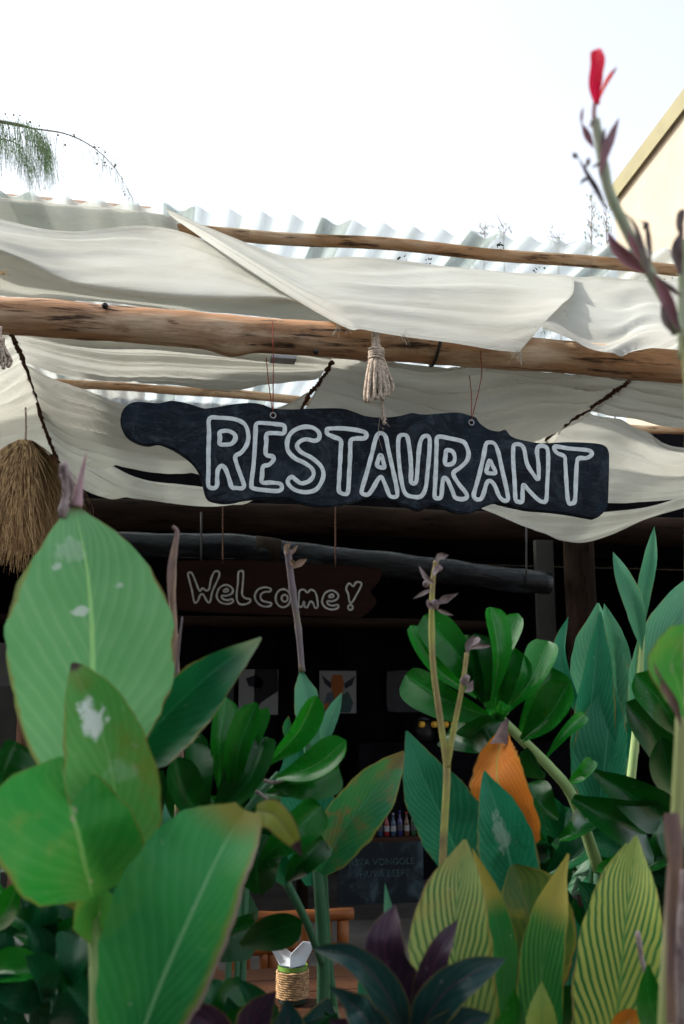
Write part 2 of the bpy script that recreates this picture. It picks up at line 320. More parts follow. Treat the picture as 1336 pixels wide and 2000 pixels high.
M['leaf_dry_dark'] = stalk_mat('dark dry leaf base', (.09,.055,.05), (.06,.035,.035), (.03,.02,.02))
M['stem_green'] = stalk_mat('pale green stem', (.36,.50,.20), (.30,.45,.17), (.24,.38,.14), (10,10,4))
M['stem_dull'] = stalk_mat('dull green stem', (.05,.16,.08), (.04,.13,.06), (.08,.15,.08), (10,10,4))
M['stem_dry'] = stalk_mat('dry yellow stem', (.36,.36,.10), (.26,.19,.09), (.12,.065,.055), (12,12,10))
M['stem_grey'] = stalk_mat('grey purple stalk', (.20,.165,.17), (.14,.11,.12), (.20,.17,.06), (12,12,8))
M['stem_right'] = stalk_mat('mottled canna stalk', (.36,.42,.16), (.40,.37,.23), (.20,.12,.12), (10,10,4))
M['stem_red'] = stalk_mat('purple bract', (.48,.24,.28), (.36,.23,.25), (.28,.16,.18), (20,20,10))
M['bract_green'] = stalk_mat('grey green flower axis', (.40,.44,.32), (.30,.38,.20), (.26,.22,.20), (10,10,6))
M['husk'] = stalk_mat('dry grey husk', (.34,.28,.27), (.22,.16,.16), (.12,.09,.10), (60,60,60))
M['petal'] = leaf_mat('crimson petal', (.50,.015,.045), (.42,.012,.05), (.58,.05,.05), freq=5, vc=.3, trans=.4, edge_w=0, rough=.5, tc=1.1)
M['petal_orange'] = leaf_mat('orange red petal', (.62,.10,.05), (.55,.08,.06), (.65,.2,.1), freq=5, vc=.3, trans=.4, edge_w=0, rough=.5, tc=1.1, tip=(.35,.05,.12), tip_at=.7)

# ------------------------------------------------------------------ leaf builder
CANNA = [(0,.03),(.08,.25),(.2,.62),(.35,.92),(.48,1),(.62,.93),(.76,.70),(.88,.38),(.95,.16),(1,.0)]
SPAT = [(0,.16),(.12,.28),(.3,.58),(.5,.86),(.68,1),(.8,.98),(.9,.80),(.96,.55),(.99,.28),(1,.05)]
LANCE = [(0,.1),(.15,.5),(.35,.95),(.5,1),(.7,.72),(.88,.3),(1,0)]
def leaf(parent, mat, pts, wl, wr=None, prof=CANNA, cup=.25, fold=.15, roll=0., name='leaf', n=26, m=8, wave=.05, profr=None, seed=None, rag=.045):
    """pts: midrib base->tip as (px,py,Y); wl/wr: half widths left/right of the midrib in photo pixels (or full profiles)"""
    if wr is None: wr = wl
    mid = [Vector(p) for p in catmull([tuple(P(*p)) for p in pts], n)]
    d = np.cumsum([0]+[(mid[i+1]-mid[i]).length for i in range(n-1)]); ts = d/d[-1]
    if isinstance(wl, list): WL = sinterp(wl, ts)
    else: WL = sinterp(prof, ts)*wl
    if isinstance(wr, list): WR = sinterp(wr, ts)
    else: WR = sinterp(profr or prof, ts)*wr
    sd_ = random.random()*100 if seed is None else seed
    if rag:
        for i in range(n):
            WL[i] *= 1+rag*(noise.noise(Vector((ts[i]*13, sd_, 1)))+.7*noise.noise(Vector((ts[i]*37, sd_, 2)))); WR[i] *= 1+rag*(noise.noise(Vector((ts[i]*13, sd_, 5)))+.7*noise.noise(Vector((ts[i]*37, sd_, 6))))
    V, UV, F = [], [], []
    cr, sr = math.cos(roll), math.sin(roll)
    for i, p in enumerate(mid):
        T = (mid[min(i+1,n-1)]-mid[max(i-1,0)]).normalized()
        vw = (p-EYE).normalized(); S = T.cross(vw)
        S = S.normalized() if S.length > 1e-4 else rt.copy()
        N = S.cross(T).normalized()
        if N.dot(vw) > 0: N = -N
        S2 = S*cr + N*sr; N2 = N*cr - S*sr
        s = pxm(p)/max(cr, .3)
        for j in range(-m, m+1):
            u = j/m; wd = (WL[i] if u > 0 else WR[i])*s
            wv = noise.noise(Vector((ts[i]*4.0, u*.8+3, sd_)))*wave + abs(u)*noise.noise(Vector((ts[i]*9.0, 5+(1 if u>0 else -1), sd_)))*wave*.9
            h = (cup*u*u + fold*abs(u))*wd + wv*max(WL[i], WR[i])*s
            V.append(p + S2*(u*wd) + N2*h); UV.append(((1-u)/2, ts[i]))
    k = 2*m+1
    for i in range(n-1):
        for j in range(k-1): F.append((i*k+j, i*k+j+1, (i+1)*k+j+1, (i+1)*k+j))
    return mesh(name, V, F, M[mat], parent, True, UV)
def sleaf(parent, mat, b, t, w, Y, dY=None, bend=None, prof=SPAT, **kw):
    """short leaf: base and tip in photo pixels, tip depth offset and sideways bend chosen if not given"""
    dY = random.uniform(-.10,.06) if dY is None else dY
    bend = random.uniform(-.10,.10) if bend is None else bend
    mx, my = (b[0]+t[0])/2-(t[1]-b[1])*bend, (b[1]+t[1])/2+(t[0]-b[0])*bend
    kw.setdefault('cup', random.uniform(.25,.7)); kw.setdefault('fold', random.uniform(.1,.35)); kw.setdefault('roll', random.uniform(-.6,.6)); kw.setdefault('wave', .03); kw.setdefault('rag', .015)
    kw.setdefault('n', 18); kw.setdefault('m', 6)
    return leaf(parent, mat, [(b[0],b[1],Y),(mx,my,Y+dY*.35-.03),(t[0],t[1],Y+dY)], w, prof=prof, **kw)
def stem(parent, mat, pts, r0, r1, name='stem', n=20, sides=10, swell=None, jit=.03):
    path = pxpath(pts, n); rr = []
    for i, p in enumerate(path):
        t = i/(n-1); r = (r0*(1-t)+r1*t)*pxm(p)
        if swell: r *= 1+swell*max(0, math.cos(t*2*math.pi*3))**6
        rr.append(r*(1+random.uniform(-jit, jit)))
    mb = MB(); mb.tube(path, rr, sides); return mb.build(name, M[mat], parent)
def ground_stem(parent, mat, px, py, Y, r, name='stem', n=10):
    """carries a stem on down from a photo point to the soil"""
    p = P(px, py, Y); q = Vector((p.x+random.uniform(-.04,.04), Y+random.uniform(-.02,.05), -.02))
    mb = MB(); path = [p.lerp(q, i/(n-1)) for i in range(n)]
    mb.tube(path, [r*pxm(p)]*n, 8); return mb.build(name, M[mat], parent)
def cloth(name, label, rows, group, nu=60, nv=30, ripple=.0, rk=5, seed=0, along=0.0, parent=None):
    C = np.array([[tuple(P(*p)) for p in r] for r in rows])
    A_ = np.array([catmull(r, nu) for r in C])                   # rows x nu x 3
    B_ = np.stack([catmull(A_[:,j], nv) for j in range(nu)], 1)  # nv x nu x 3
    du = np.gradient(B_, axis=1); dv = np.gradient(B_, axis=0); N = np.cross(du, dv); N /= np.linalg.norm(N, axis=2, keepdims=True)+1e-9
    V, F, UV = [], [], []
    for i in range(nv):
        for j in range(nu):
            t, s = i/(nv-1), j/(nu-1)
            e = min(1, 6*s*(1-s)+.25)
            ph = rk*t + .8*noise.noise(Vector((s*2.2, t*1.5, seed)))
            h = ripple*e*(math.sin(ph*6.283)+.6*math.sin(ph*6.283*2.3+1+seed)+.3*math.sin(ph*6.283*4.1+2*seed)) + ripple*.9*noise.noise(Vector((s*5, t*3, seed+9))) + along*math.sin(s*40+3*noise.noise(Vector((s*3,t*2,seed+4))))
            V.append(Vector(B_[i,j]+N[i,j]*h)); UV.append((s,t))
    for i in range(nv-1):
        for j in range(nu-1): F.append((i*nu+j, i*nu+j+1, (i+1)*nu+j+1, (i+1)*nu+j))
    o = mesh(name, V, F, M['cloth'], parent, True, UV)
    if label: tag(o, label, 'awning cloth', group)
    return o
def rows(Ys, *rr): return [[(a, b, (Y[i] if isinstance(Y, (list,tuple)) else Y)) for i, (a, b) in enumerate(r)] for Y, r in zip(Ys, rr)]

# ================================================================== SETTING
def sheet(name, x0, x1, y0, y1, z, mat, kind='structure'):
    return mesh(name, [(x0,y0,z),(x1,y0,z),(x1,y1,z),(x0,y1,z)], [(0,1,2,3)], mat, None, False, None, kind)
sheet('ground', -400, 400, -400, 400, 0, M['ground'])
M['soil'] = plain('dark bed soil', (.05,.038,.028), .95, .1, .4, 9, .6)
sheet('plant_bed', -4.0, 5.5, .35, 2.72, .004, M['soil'])
sheet('restaurant_floor', -5, 6.5, 2.75, 10.6, .02, M['floor'])

# ---- corrugated roof over the terrace
ROOF_Y = 4.4
zr_ = P(900, 462, ROOF_Y).z + .012
roof = thing('corrugated_roof', 'weathered translucent corrugated roof sheets over the terrace with wavy front edge', 'roof', (0, ROOF_Y, zr_))
PITCH_C, AMP = .150, .017
def corr_sheet(x0, nw, y0, y1, z0, slope):
    nx = nw*12+1; V, F = [], []
    ys = np.linspace(y0, y1, 9)
    for y in ys:
        for i in range(nx):
            x = x0+i*PITCH_C/12
            V.append((x, y+.012*noise.noise(Vector((x*3,y,0))), z0+(y-y0)*slope+AMP*math.cos(2*math.pi*x/PITCH_C)+.004*noise.noise(Vector((x*2,y*2,5)))))
    for a in range(8):
        for i in range(nx-1): F.append((a*nx+i, a*nx+i+1, (a+1)*nx+i+1, (a+1)*nx+i))
    o = mesh('roof_sheet', V, F, M['sheet'], roof)
for q in range(13):
    corr_sheet(-6.0+q*5*PITCH_C*1.0, 6, ROOF_Y+random.uniform(-.012,.012), 8.3, zr_+(q-6)*.0016, .04)
mb = MB()
for q in range(60):                                                       # moss and grime caught in the valleys of the edge
    x = -2.9+PITCH_C*(random.randint(0,44)+.5); y = ROOF_Y+random.choice([.05,.12,.3,1.7,1.75,1.85,2.0,2.6]); 
    for e in range(7):
        c = Vector((x+random.gauss(0,.014), y+random.gauss(0,.02), zr_+(y-ROOF_Y)*.04-AMP-.004+random.gauss(0,.005))); r = random.uniform(.003,.008)
        mb.add([c+Vector((r,0,0)),c+Vector((-r,0,0)),c+Vector((0,r,0)),c+Vector((0,-r,0)),c+Vector((0,0,r)),c+Vector((0,0,-r))],
               [(0,2,4),(2,1,4),(1,3,4),(3,0,4),(2,0,5),(1,2,5),(3,1,5),(0,3,5)])
M['moss'] = plain('roof moss', (.035,.06,.035), .95, .1, .4, 60, .3)
mb.build('moss', M['moss'], roof, True, 'stuff')

# ---- logs
def log(name, label, a, b, r, mat, bumpy=.06, n=90, sides=20, group=None, taper=1.0, bumps=(), wob=.01):
    a, b = Vector(a), Vector(b); o = thing(name, label, 'log', a, group)
    V, F = [], []; ax = (b-a).normalized(); nrm = ax.cross(Vector((0,0,1))).normalized() if abs(ax.z) < .9 else Vector((1,0,0)); bi = nrm.cross(ax)
    L = (b-a).length; sd_ = random.random()*50
    for i in range(n):
        t = i/(n-1); c = a.lerp(b, t) + bi*(wob*noise.noise(Vector((t*L*1.3, sd_, 0)))) + nrm*(wob*noise.noise(Vector((t*L*1.3, sd_, 7))))
        for j in range(sides):
            an = 2*math.pi*j/sides; rr = r*(1+(taper-1)*t)
            rr *= 1+bumpy*noise.noise(Vector((t*L*3, math.cos(an)*1.5, math.sin(an)*1.5+sd_))) + bumpy*.5*noise.noise(Vector((t*L*11, math.cos(an)*3, math.sin(an)*3+sd_)))
            for (bt, ba, bw, bh) in bumps:
                da = math.atan2(math.sin(an-ba), math.cos(an-ba)); rr += bh*math.exp(-((t*L-bt)/bw)**2-(da/.8)**2)
            V.append(c+nrm*(rr*math.cos(an))+bi*(rr*math.sin(an)))
    for i in range(n-1):
        for j in range(sides): F.append((i*sides+j, i*sides+(j+1)%sides, (i+1)*sides+(j+1)%sides, (i+1)*sides+j))
    F.append(tuple(range(sides-1,-1,-1))); F.append(tuple((n-1)*sides+j for j in range(sides)))
    mesh('log', V, F, mat, o); return o
BY = 3.2
pa, pb = P(-260, 597, BY), P(1560, 732, BY)
beam = log('log_beam', 'thick knotty peeled log carrying the black sign, running along the terrace front', pa, pb,   .060, M['beam'], .10, 260, 28,
           bumps=[((P(452,690,BY)-pa).length, -1.57, .06, .022), ((P(120,590,BY)-pa).length, 1.57, .12, .008)], wob=.012)
def disc(center, r, d, n=12, depth=.012):
    V = [center+Vector((math.cos(a)*r, 0, math.sin(a)*r)) for a in np.linspace(0, 2*math.pi, n, endpoint=False)]
    V += [v+Vector((0,depth,0)) for v in V]; F = [tuple(range(n-1,-1,-1)), tuple(range(n,2*n))]+[(i,(i+1)%n,n+(i+1)%n,n+i) for i in range(n)]
    return V, F
for (x, y) in ((205,597),(617,687)):
    mb = MB(); mb.tube([P(x,y,BY-.075), P(x,y,BY-.03)], [.010,.009], 12); mb.build('bolt_head', M['black'], beam)
mb = MB(); c = P(850, 690, BY); c = pa.lerp(pb, (c.x-pa.x)/(pb.x-pa.x))+Vector((0,0,.002))
ring = [c+Vector((.01*math.sin(a), math.cos(a)*.0655, math.sin(a)*.0655)) for a in np.linspace(0, 2*math.pi, 30)]
mb.tube(ring, .0055, 6, False); mb.build('tie_strap', M['black'], beam)
mb = MB(); mb.box(P(553,702,BY)+Vector((0,.0,0)), (.085,.06,.012), None, .001); mb.build('bracket_plate', M['metal'], beam)
log('purlin_log', 'slim tan purlin log right under the wavy roof edge', P(338, 447, 4.5), P(1560, 545, 4.5), .031, M['purlin'], .10, 110, 14, group='purlin logs under the roof', wob=.03)
log('purlin_log', 'slim rough purlin log seen through the gaps of the hanging cloth above the sign', P(-200, 722, 6.2), P(1560, 862, 6.2), .028, M['purlin'], .16, 110, 14, group='purlin logs under the roof', wob=.04)

# ---- ceiling cloths and front awning cloths
g1 = 'cream cloths draped under the roof'
cloth('awning_cloth', 'cloth strip lying close under the wavy roof edge at upper left', rows(
    [[4.37]*5+[4.30], [4.50]*5+[4.40], [4.65]*5+[4.5], [4.82]*5+[4.6]],
    [(-150,372),(0,386),(120,398),(230,409),(310,417),(345,424)], [(-150,398),(0,414),(120,427),(230,438),(310,446),(350,452)],
    [(-150,430),(0,448),(120,462),(230,474),(310,482),(380,490)], [(-150,470),(0,490),(120,505),(230,515),(310,522),(400,530)]), g1, 120, 30, .002, 3, 12)
cloth('awning_cloth', 'big sagging cream cloth at upper left, bright from behind, above the front beam', rows(
    [[4.2,4.18,4.16,4.22,4.0,3.5,3.16], [4.05,4.05,4.0,4.0,3.75,3.42,3.17], [3.75,3.72,3.68,3.62,3.5,3.35,3.18], [3.6,3.55,3.5,3.45,3.42,3.36,3.2], [3.95,3.9,3.85,3.8,3.7,3.6,3.3], [4.4,4.4,4.4,4.3,4.1,3.9,3.4]],
    [(-150,392),(0,428),(140,452),(290,440),(400,470),(555,570),(672,632)],
    [(-150,410),(0,448),(150,480),(310,490),(425,520),(563,578),(673,633)],
    [(-150,425),(0,468),(150,518),(310,538),(436,557),(568,584),(674,634)],
    [(-150,450),(0,494),(150,556),(310,580),(445,588),(575,590),(675,635)],
    [(-150,500),(0,535),(150,570),(310,588),(450,597),(585,606),(676,637)],
    [(-150,560),(0,578),(150,586),(310,600),(455,612),(600,628),(678,639)]), g1, 90, 60, .005, 3, 2)
flap = cloth('awning_cloth', 'white torn cloth flap hanging over the front beam above the sign, centre to right', rows(
    [[4.33,4.1,4.0,3.95,3.95,3.95,3.9],[4.31,3.98,3.7,3.6,3.6,3.6,3.56],[4.29,3.8,3.36,3.27,3.27,3.27,3.27],[4.26,3.7,3.11,3.05,3.05,3.05,3.06]],
    [(322,407),(440,456),(560,498),(700,503),(850,514),(1000,528),(1122,541)],
    [(325,411),(438,465),(575,522),(700,545),(850,560),(1000,570),(1118,575)],
    [(328,415),(434,476),(600,566),(705,592),(850,612),(985,620),(1088,604)],
    [(331,420),(430,486),(655,625),(715,641),(850,666),(960,681),(1014,687)]), g1, 100, 44, .006, 2.2, 5, .0)
mb = MB()
for (x, y, n_) in ((782,650,9),(1012,684,14),(1058,640,10),(664,632,8),(1100,600,8)):
    for q in range(n_):
        a = P(x+random.gauss(0,6), y+random.gauss(0,3), 3.045); m_ = a+Vector((random.gauss(0,.008),-.004,-random.uniform(.008,.03))); e = m_+Vector((random.gauss(0,.012),random.gauss(0,.006),-random.uniform(.0,.03)))
        mb.tube([a,m_,e], .0006, 3, False)
mb.build('loose_thread', M['cloth'], flap, True, 'stuff')
cloth('awning_cloth', 'cream cloth panel hanging over the beam at the far right, beside the tear', rows(
    [[3.97]*5,[3.65]*5,[3.28]*5,[3.08,3.04,3.05,3.05,3.06]],
    [(1108,538),(1190,542),(1270,546),(1350,550),(1450,560)],
    [(1098,580),(1190,590),(1270,592),(1350,596),(1450,602)],
    [(1072,618),(1180,648),(1255,640),(1340,632),(1450,636)],
    [(1058,640),(1165,692),(1240,682),(1336,668),(1450,668)]), g1, 60, 34, .009, 2, 8)
g2 = 'cream cloth strips sagging between the ceiling ropes'
def swag(label, Ys, *rr, rip=.014, rk=4, seed=0): 
    return cloth('ceiling_cloth', label, rows(Ys, *rr), g2, 64, 80, rip, rk*1.35, seed)
swag('ceiling cloth strip just behind the beam, left of the sign cords', [3.24,3.33,3.48], [(22,636),(180,650),(330,660),(500,680),(648,700)],
     [(34,672),(180,700),(330,712),(500,720),(634,728)], [(47,706),(180,737),(330,750),(480,752),(612,742)], seed=1, rk=3)
swag('ceiling cloth strip behind the left end of the black sign', [3.52,3.85,4.2,4.6], [(42,708),(145,756),(250,800),(400,826),(520,812),(603,764)],
     [(62,765),(150,806),(260,846),(400,862),(510,850),(580,812)], [(84,824),(165,862),(275,890),(400,897),(508,882),(560,850)],
     [(105,880),(180,906),(290,921),(395,923),(500,912),(545,890)], seed=2, rk=5)
swag('lowest narrow ceiling cloth strip left of the sign, above the dark room', [4.7,5.05,5.4], [(104,868),(160,890),(240,924),(330,947),(450,956),(530,930)],
     [(118,905),(172,930),(250,957),(335,972),(450,976),(525,945)], [(130,930),(182,957),(262,976),(345,983),(450,985),(520,960)], seed=3, rk=2)
swag('broad ceiling cloth strip right of the hanging rope bundle', [3.24,3.4,3.62,3.9,4.3], [(648,700),(800,708),(950,718),(1100,730),(1236,742)],
     [(632,732),(780,768),(930,790),(1080,785),(1206,768)], [(615,765),(775,825),(925,850),(1045,835),(1150,806)],
     [(600,792),(760,865),(920,895),(1030,885),(1074,856)], [(575,840),(740,905),(890,930),(980,925),(1014,895)], seed=4, rk=5, rip=.019)
swag('ceiling cloth strip at the right edge just behind the beam', [3.24,3.4,3.6], [(1226,742),(1320,752),(1450,765),(1650,765),(1800,760)],
     [(1188,768),(1300,788),(1430,805),(1600,810),(1750,800)], [(1142,799),(1223,816),(1336,836),(1550,845),(1700,840)], seed=5, rk=3)
swag('ceiling cloth strip right of the right end of the sign', [3.62,3.95,4.3,4.6], [(1140,800),(1200,823),(1258,850),(1340,872),(1540,880),(1700,860)],
     [(1050,853),(1140,878),(1230,905),(1340,915),(1500,910),(1640,890)], [(1000,900),(1090,930),(1210,948),(1340,946),(1480,935),(1600,915)],
     [(940,935),(1060,965),(1190,978),(1340,968),(1460,955),(1560,935)], seed=6, rk=4)
swag('lowest ceiling cloth strip hanging below the right half of the sign', [4.95,5.15,5.35], [(850,930),(950,984),(1060,1003),(1180,1004),(1300,985),(1450,930)],
     [(850,945),(955,992),(1060,1024),(1160,1030),(1295,996),(1450,940)], [(850,955),(962,998),(1060,1042),(1140,1053),(1290,1004),(1450,950)], seed=7, rk=2)
swag('ceiling cloth strip at the left edge behind the beam', [3.24,3.5,3.9], [(-400,620),(-200,650),(-60,645),(24,640)],
     [(-400,700),(-200,770),(-60,765),(52,730)], [(-400,750),(-200,815),(-60,822),(78,796)], seed=8, rk=4)
swag('ceiling cloth strip at the left edge above the straw tassel', [4.0,4.35,4.75], [(-400,770),(-200,826),(-60,816),(80,790)],
     [(-350,830),(-180,885),(-40,880),(94,850)], [(-300,850),(-150,910),(-20,915),(106,886)], seed=9, rk=4)
# ropes the cloths hang on
for (pts, lab) in (([(20,646,3.19),(33,678,3.28),(47,708,3.42),(84,826,4.08),(106,885,4.5),(150,985,5.3)],'brown coir rope under the ceiling cloths nearest the left edge'),
                   ([(648,706,3.19),(630,738,3.34),(604,772,3.46),(582,812,3.78),(560,850,4.1),(500,970,5.3)],'brown coir rope under the ceiling cloths behind the middle of the sign'),
                   ([(1228,746,3.19),(1196,768,3.34),(1140,806,3.55),(1062,858,3.82),(1000,898,4.2),(860,960,4.9)],'brown coir rope under the ceiling cloths to the right of the sign')):
    path = [p+Vector((random.gauss(0,.002),0,random.gauss(0,.002))) for p in pxpath(pts, 80)]
    mb = MB(); mb.tube(path, [.0065*(1+random.uniform(-.3,.35)) for _ in path], 8, True, (.25,2,300)); 
    for q in range(260):
        p = random.choice(path)+Vector((random.gauss(0,.006),random.gauss(0,.03),random.gauss(0,.006))); e = p+Vector((random.gauss(0,.012),random.gauss(0,.012),random.gauss(-.004,.010)))
        mb.add([p, p+Vector((0,.001,.001)), e],[(0,1,2)])
    o = mb.build('ceiling_rope', M['coir']); tag(o, lab, 'rope', 'brown ropes under the ceiling cloths')

# ================================================================== RESTAURANT SIGN
SY = 3.12
def plane_pts(pts, Y): return [P(x, y, Y) for x, y in pts]
def smooth_closed(pts, n):
    p = np.array(pts+pts[:3], float); p = np.vstack([pts[-1], p]); K = len(pts); out = []
    for s in np.linspace(0, K, n, endpoint=False):
        i = int(s); t = s-i; p0,p1,p2,p3 = p[i],p[i+1],p[i+2],p[i+3]
        out.append(tuple(.5*(2*p1+(p2-p0)*t+(2*p0-5*p1+4*p2-p3)*t*t+(3*p1-p0-3*p2+p3)*t**3)))
    return out
def board(name, outline, Y, thick, mat, parent, bev=.004, n=None):
    pts = smooth_closed(outline, n or len(outline)*4); bm = bmesh.new()
    vs = [bm.verts.new(P(x, y, Y)-root_loc(parent)) for x, y in pts]; f = bm.faces.new(vs)
    if f.normal.y > 0: f.normal_flip()
    r = bmesh.ops.extrude_face_region(bm, geom=[f]); nv = [g for g in r['geom'] if isinstance(g, bmesh.types.BMVert)]
    bmesh.ops.translate(bm, vec=(0,thick,0), verts=nv)
    bm.normal_update()
    es = [e for e in bm.edges if abs((e.verts[0].co-e.verts[1].co).y) < 1e-5]
    bmesh.ops.bevel(bm, geom=es, offset=bev, segments=2, affect='EDGES')
    bmesh.ops.triangulate(bm, faces=[f for f in bm.faces if len(f.verts) > 4])
    bmesh.ops.recalc_face_normals(bm, faces=bm.faces[:])
    m = bpy.data.meshes.new(name); bm.to_mesh(m); bm.free(); m.materials.append(mat)
    o = bpy.data.objects.new(name, m); COL.objects.link(o); o.parent = parent; return o
def ribbon(mb, pts, Y, wpx, closed=True, h=.0016, jit=.11):
    """painted stroke: a low raised band along a line on the plane Y"""
    n = max(len(pts)*5, 24); q = smooth_closed(pts, n) if closed else [tuple(a) for a in catmull(pts, n)]
    c = [P(x, y, Y) for x, y in q]; k = len(c); V, F = [], []
    for i in range(k):
        a = c[(i-1)%k] if closed else c[max(i-1,0)]; b = c[(i+1)%k] if closed else c[min(i+1,k-1)]
        t = (b-a).normalized(); s = Vector((t.z, 0, -t.x)).normalized(); wd = wpx*.5*pxm(c[i])*(1+jit*noise.noise(Vector((c[i].x*40, c[i].z*40, 0)))*2)
        for (o, hh) in ((-1,0),(-.85,1),(.85,1),(1,0)): V.append(c[i]+s*(o*wd)+Vector((0,-h*hh+.0006,0)))
    for i in range(k if closed else k-1):
        for j in range(3): F.append((i*4+j, i*4+j+1, ((i+1)%k)*4+j+1, ((i+1)%k)*4+j))
    mb.add(V, F)
OUT = [(235,822),(240,800),(255,787),(275,784),(310,787),(335,782),(365,787),(385,793),(400,797),(420,795),(455,789),(490,786),(515,790),(533,797),(570,799),(620,797),(665,797),(690,803),(715,812),(750,815),(785,811),(805,806),(830,809),(890,805),(915,810),(930,815),(938,826),(955,838),(975,842),(988,839),(1000,852),(1025,860),(1060,865),(1110,863),(1160,865),(1182,870),(1190,882),(1191,900),(1190,940),(1188,985),(1180,1000),(1165,1012),(1150,1011),(1110,1004),(1070,999),(1030,996),(1000,988),(970,982),(950,988),(920,1001),(890,1000),(865,991),(845,985),(822,997),(800,991),(770,980),(740,972),(715,973),(690,981),(650,988),(620,989),(590,983),(555,973),(520,973),(480,976),(450,982),(425,981),(405,973),(397,950),(390,925),(375,903),(350,884),(330,873),(310,866),(290,869),(270,865),(250,854),(240,840)]
sign = thing('restaurant_sign', 'long irregular dark blue board with RESTAURANT in white outlined letters, hanging from the log beam', 'sign', P(700, 900, SY))
board('board', OUT, SY, .030, M['board'], sign, .004)
Z6 = lambda l: [(x/2.672+220, y/2.672+760) for x, y in l]
Z7 = lambda l: [(x/2.672+700, y/2.672+760) for x, y in l]
LET = [
 [Z6([(505,155),(560,150),(640,158),(690,185),(708,240),(700,290),(672,330),(640,352),(650,400),(668,450),(685,500),(675,517),(645,516),(622,512),(608,470),(590,420),(570,400),(550,420),(545,460),(545,500),(530,517),(505,512),(498,490),(500,430),(500,330),(503,230)]), Z6([(560,225),(600,218),(635,235),(640,260),(620,285),(580,290),(558,285),(560,255)])],
 [Z6([(752,180),(800,178),(850,183),(892,190),(898,215),(888,232),(850,230),(805,235),(802,280),(800,340),(835,352),(838,372),(815,395),(785,405),(780,450),(780,487),(830,488),(875,495),(882,520),(860,532),(800,528),(735,518),(724,495),(735,400),(742,300),(746,220)])],
 [Z6([(1040,200),(1075,225),(1078,255),(1055,270),(1010,262),(975,275),(962,300),(985,330),(1040,360),(1085,400),(1100,440),(1090,485),(1060,525),(1010,538),(955,528),(920,500),(915,475),(935,458),(958,475),(985,492),(1025,480),(1048,450),(1040,415),(1000,385),(950,360),(915,320),(912,270),(935,225),(985,200)])],
 [Z6([(1125,207),(1190,205),(1260,212),(1315,225),(1325,243),(1310,257),(1275,258),(1243,268),(1240,330),(1235,430),(1228,535),(1210,548),(1188,540),(1180,520),(1185,420),(1190,320),(1190,268),(1155,250),(1122,235),(1118,218)])],
 [Z7([(110,230),(140,245),(155,310),(175,400),(195,490),(203,545),(195,562),(165,558),(148,520),(130,475),(118,458),(100,475),(75,520),(50,550),(20,545),(18,525),(40,450),(70,340),(90,260)]), Z7([(118,345),(135,400),(125,410),(98,400),(105,365)])],
 [Z7([(215,245),(245,240),(258,260),(270,340),(275,420),(275,485),(300,485),(308,420),(315,330),(325,270),(345,245),(370,255),(370,330),(360,440),(350,520),(325,560),(285,562),(245,545),(225,480),(212,380),(207,290)])],
 [Z7([(415,250),(480,258),(540,272),(560,290),(575,335),(565,375),(530,410),(495,440),(520,490),(560,540),(565,565),(540,575),(505,565),(490,530),(465,475),(445,465),(438,500),(432,560),(415,570),(398,560),(400,500),(405,400),(408,300)]), Z7([(460,320),(490,325),(503,355),(495,385),(465,395),(452,385),(455,345)])],
 [Z7([(680,278),(710,285),(730,330),(750,420),(775,530),(780,575),(760,582),(735,560),(712,505),(690,480),(670,490),(655,540),(640,572),(615,575),(602,555),(610,520),(635,430),(655,340),(665,290)]), Z7([(685,372),(700,400),(715,430),(710,440),(670,435),(672,410)])],
 [Z7([(815,290),(845,290),(865,315),(880,390),(910,440),(938,470),(940,400),(932,330),(940,300),(970,298),(988,320),(990,400),(985,500),(980,580),(960,588),(935,575),(890,530),(862,500),(857,540),(855,585),(835,588),(820,575),(815,480),(808,380),(808,310)])],
 [Z7([(1030,300),(1100,310),(1190,318),(1215,328),(1215,345),(1190,360),(1150,362),(1140,390),(1135,480),(1130,580),(1115,596),(1095,588),(1085,480),(1080,390),(1075,352),(1040,335),(1025,318)])]]
for ch, strokes in zip('RESTAURANT', LET):
    mb = MB()
    for s in strokes: ribbon(mb, s, SY, 9.2)
    mb.build('letter', M['paint'], sign, False)
def cord(parent, pts, r=.0016, mat='string', n=24, name='cord'):
    mb = MB(); mb.tube(pxpath(pts, n), r, 6, True, (.2,2,900)); return mb.build(name, M[mat], parent)
for (hx, hy, tx1, tx2) in ((533,812,520,534),(920,826,917,940)):
    mb = MB(); c = P(hx, hy, SY-.002)
    mb.tube([c+Vector((math.cos(a)*.009, -.004, math.sin(a)*.009)) for a in np.linspace(0, 6.28, 16)], .0022, 6, False); mb.build('eye_hook', M['metal'], sign)
    ty = 632 if hx < 700 else 668
    cord(sign, [(hx,hy-2,SY-.004),(tx2,ty+70,BY-.064),(tx2-1,ty+30,BY-.068),(tx2-2,ty-4,BY-.05)])
    cord(sign, [(hx,hy-2,SY-.002),(tx1+4,ty+110,SY+.04),(tx1,ty+66,BY+.02)])

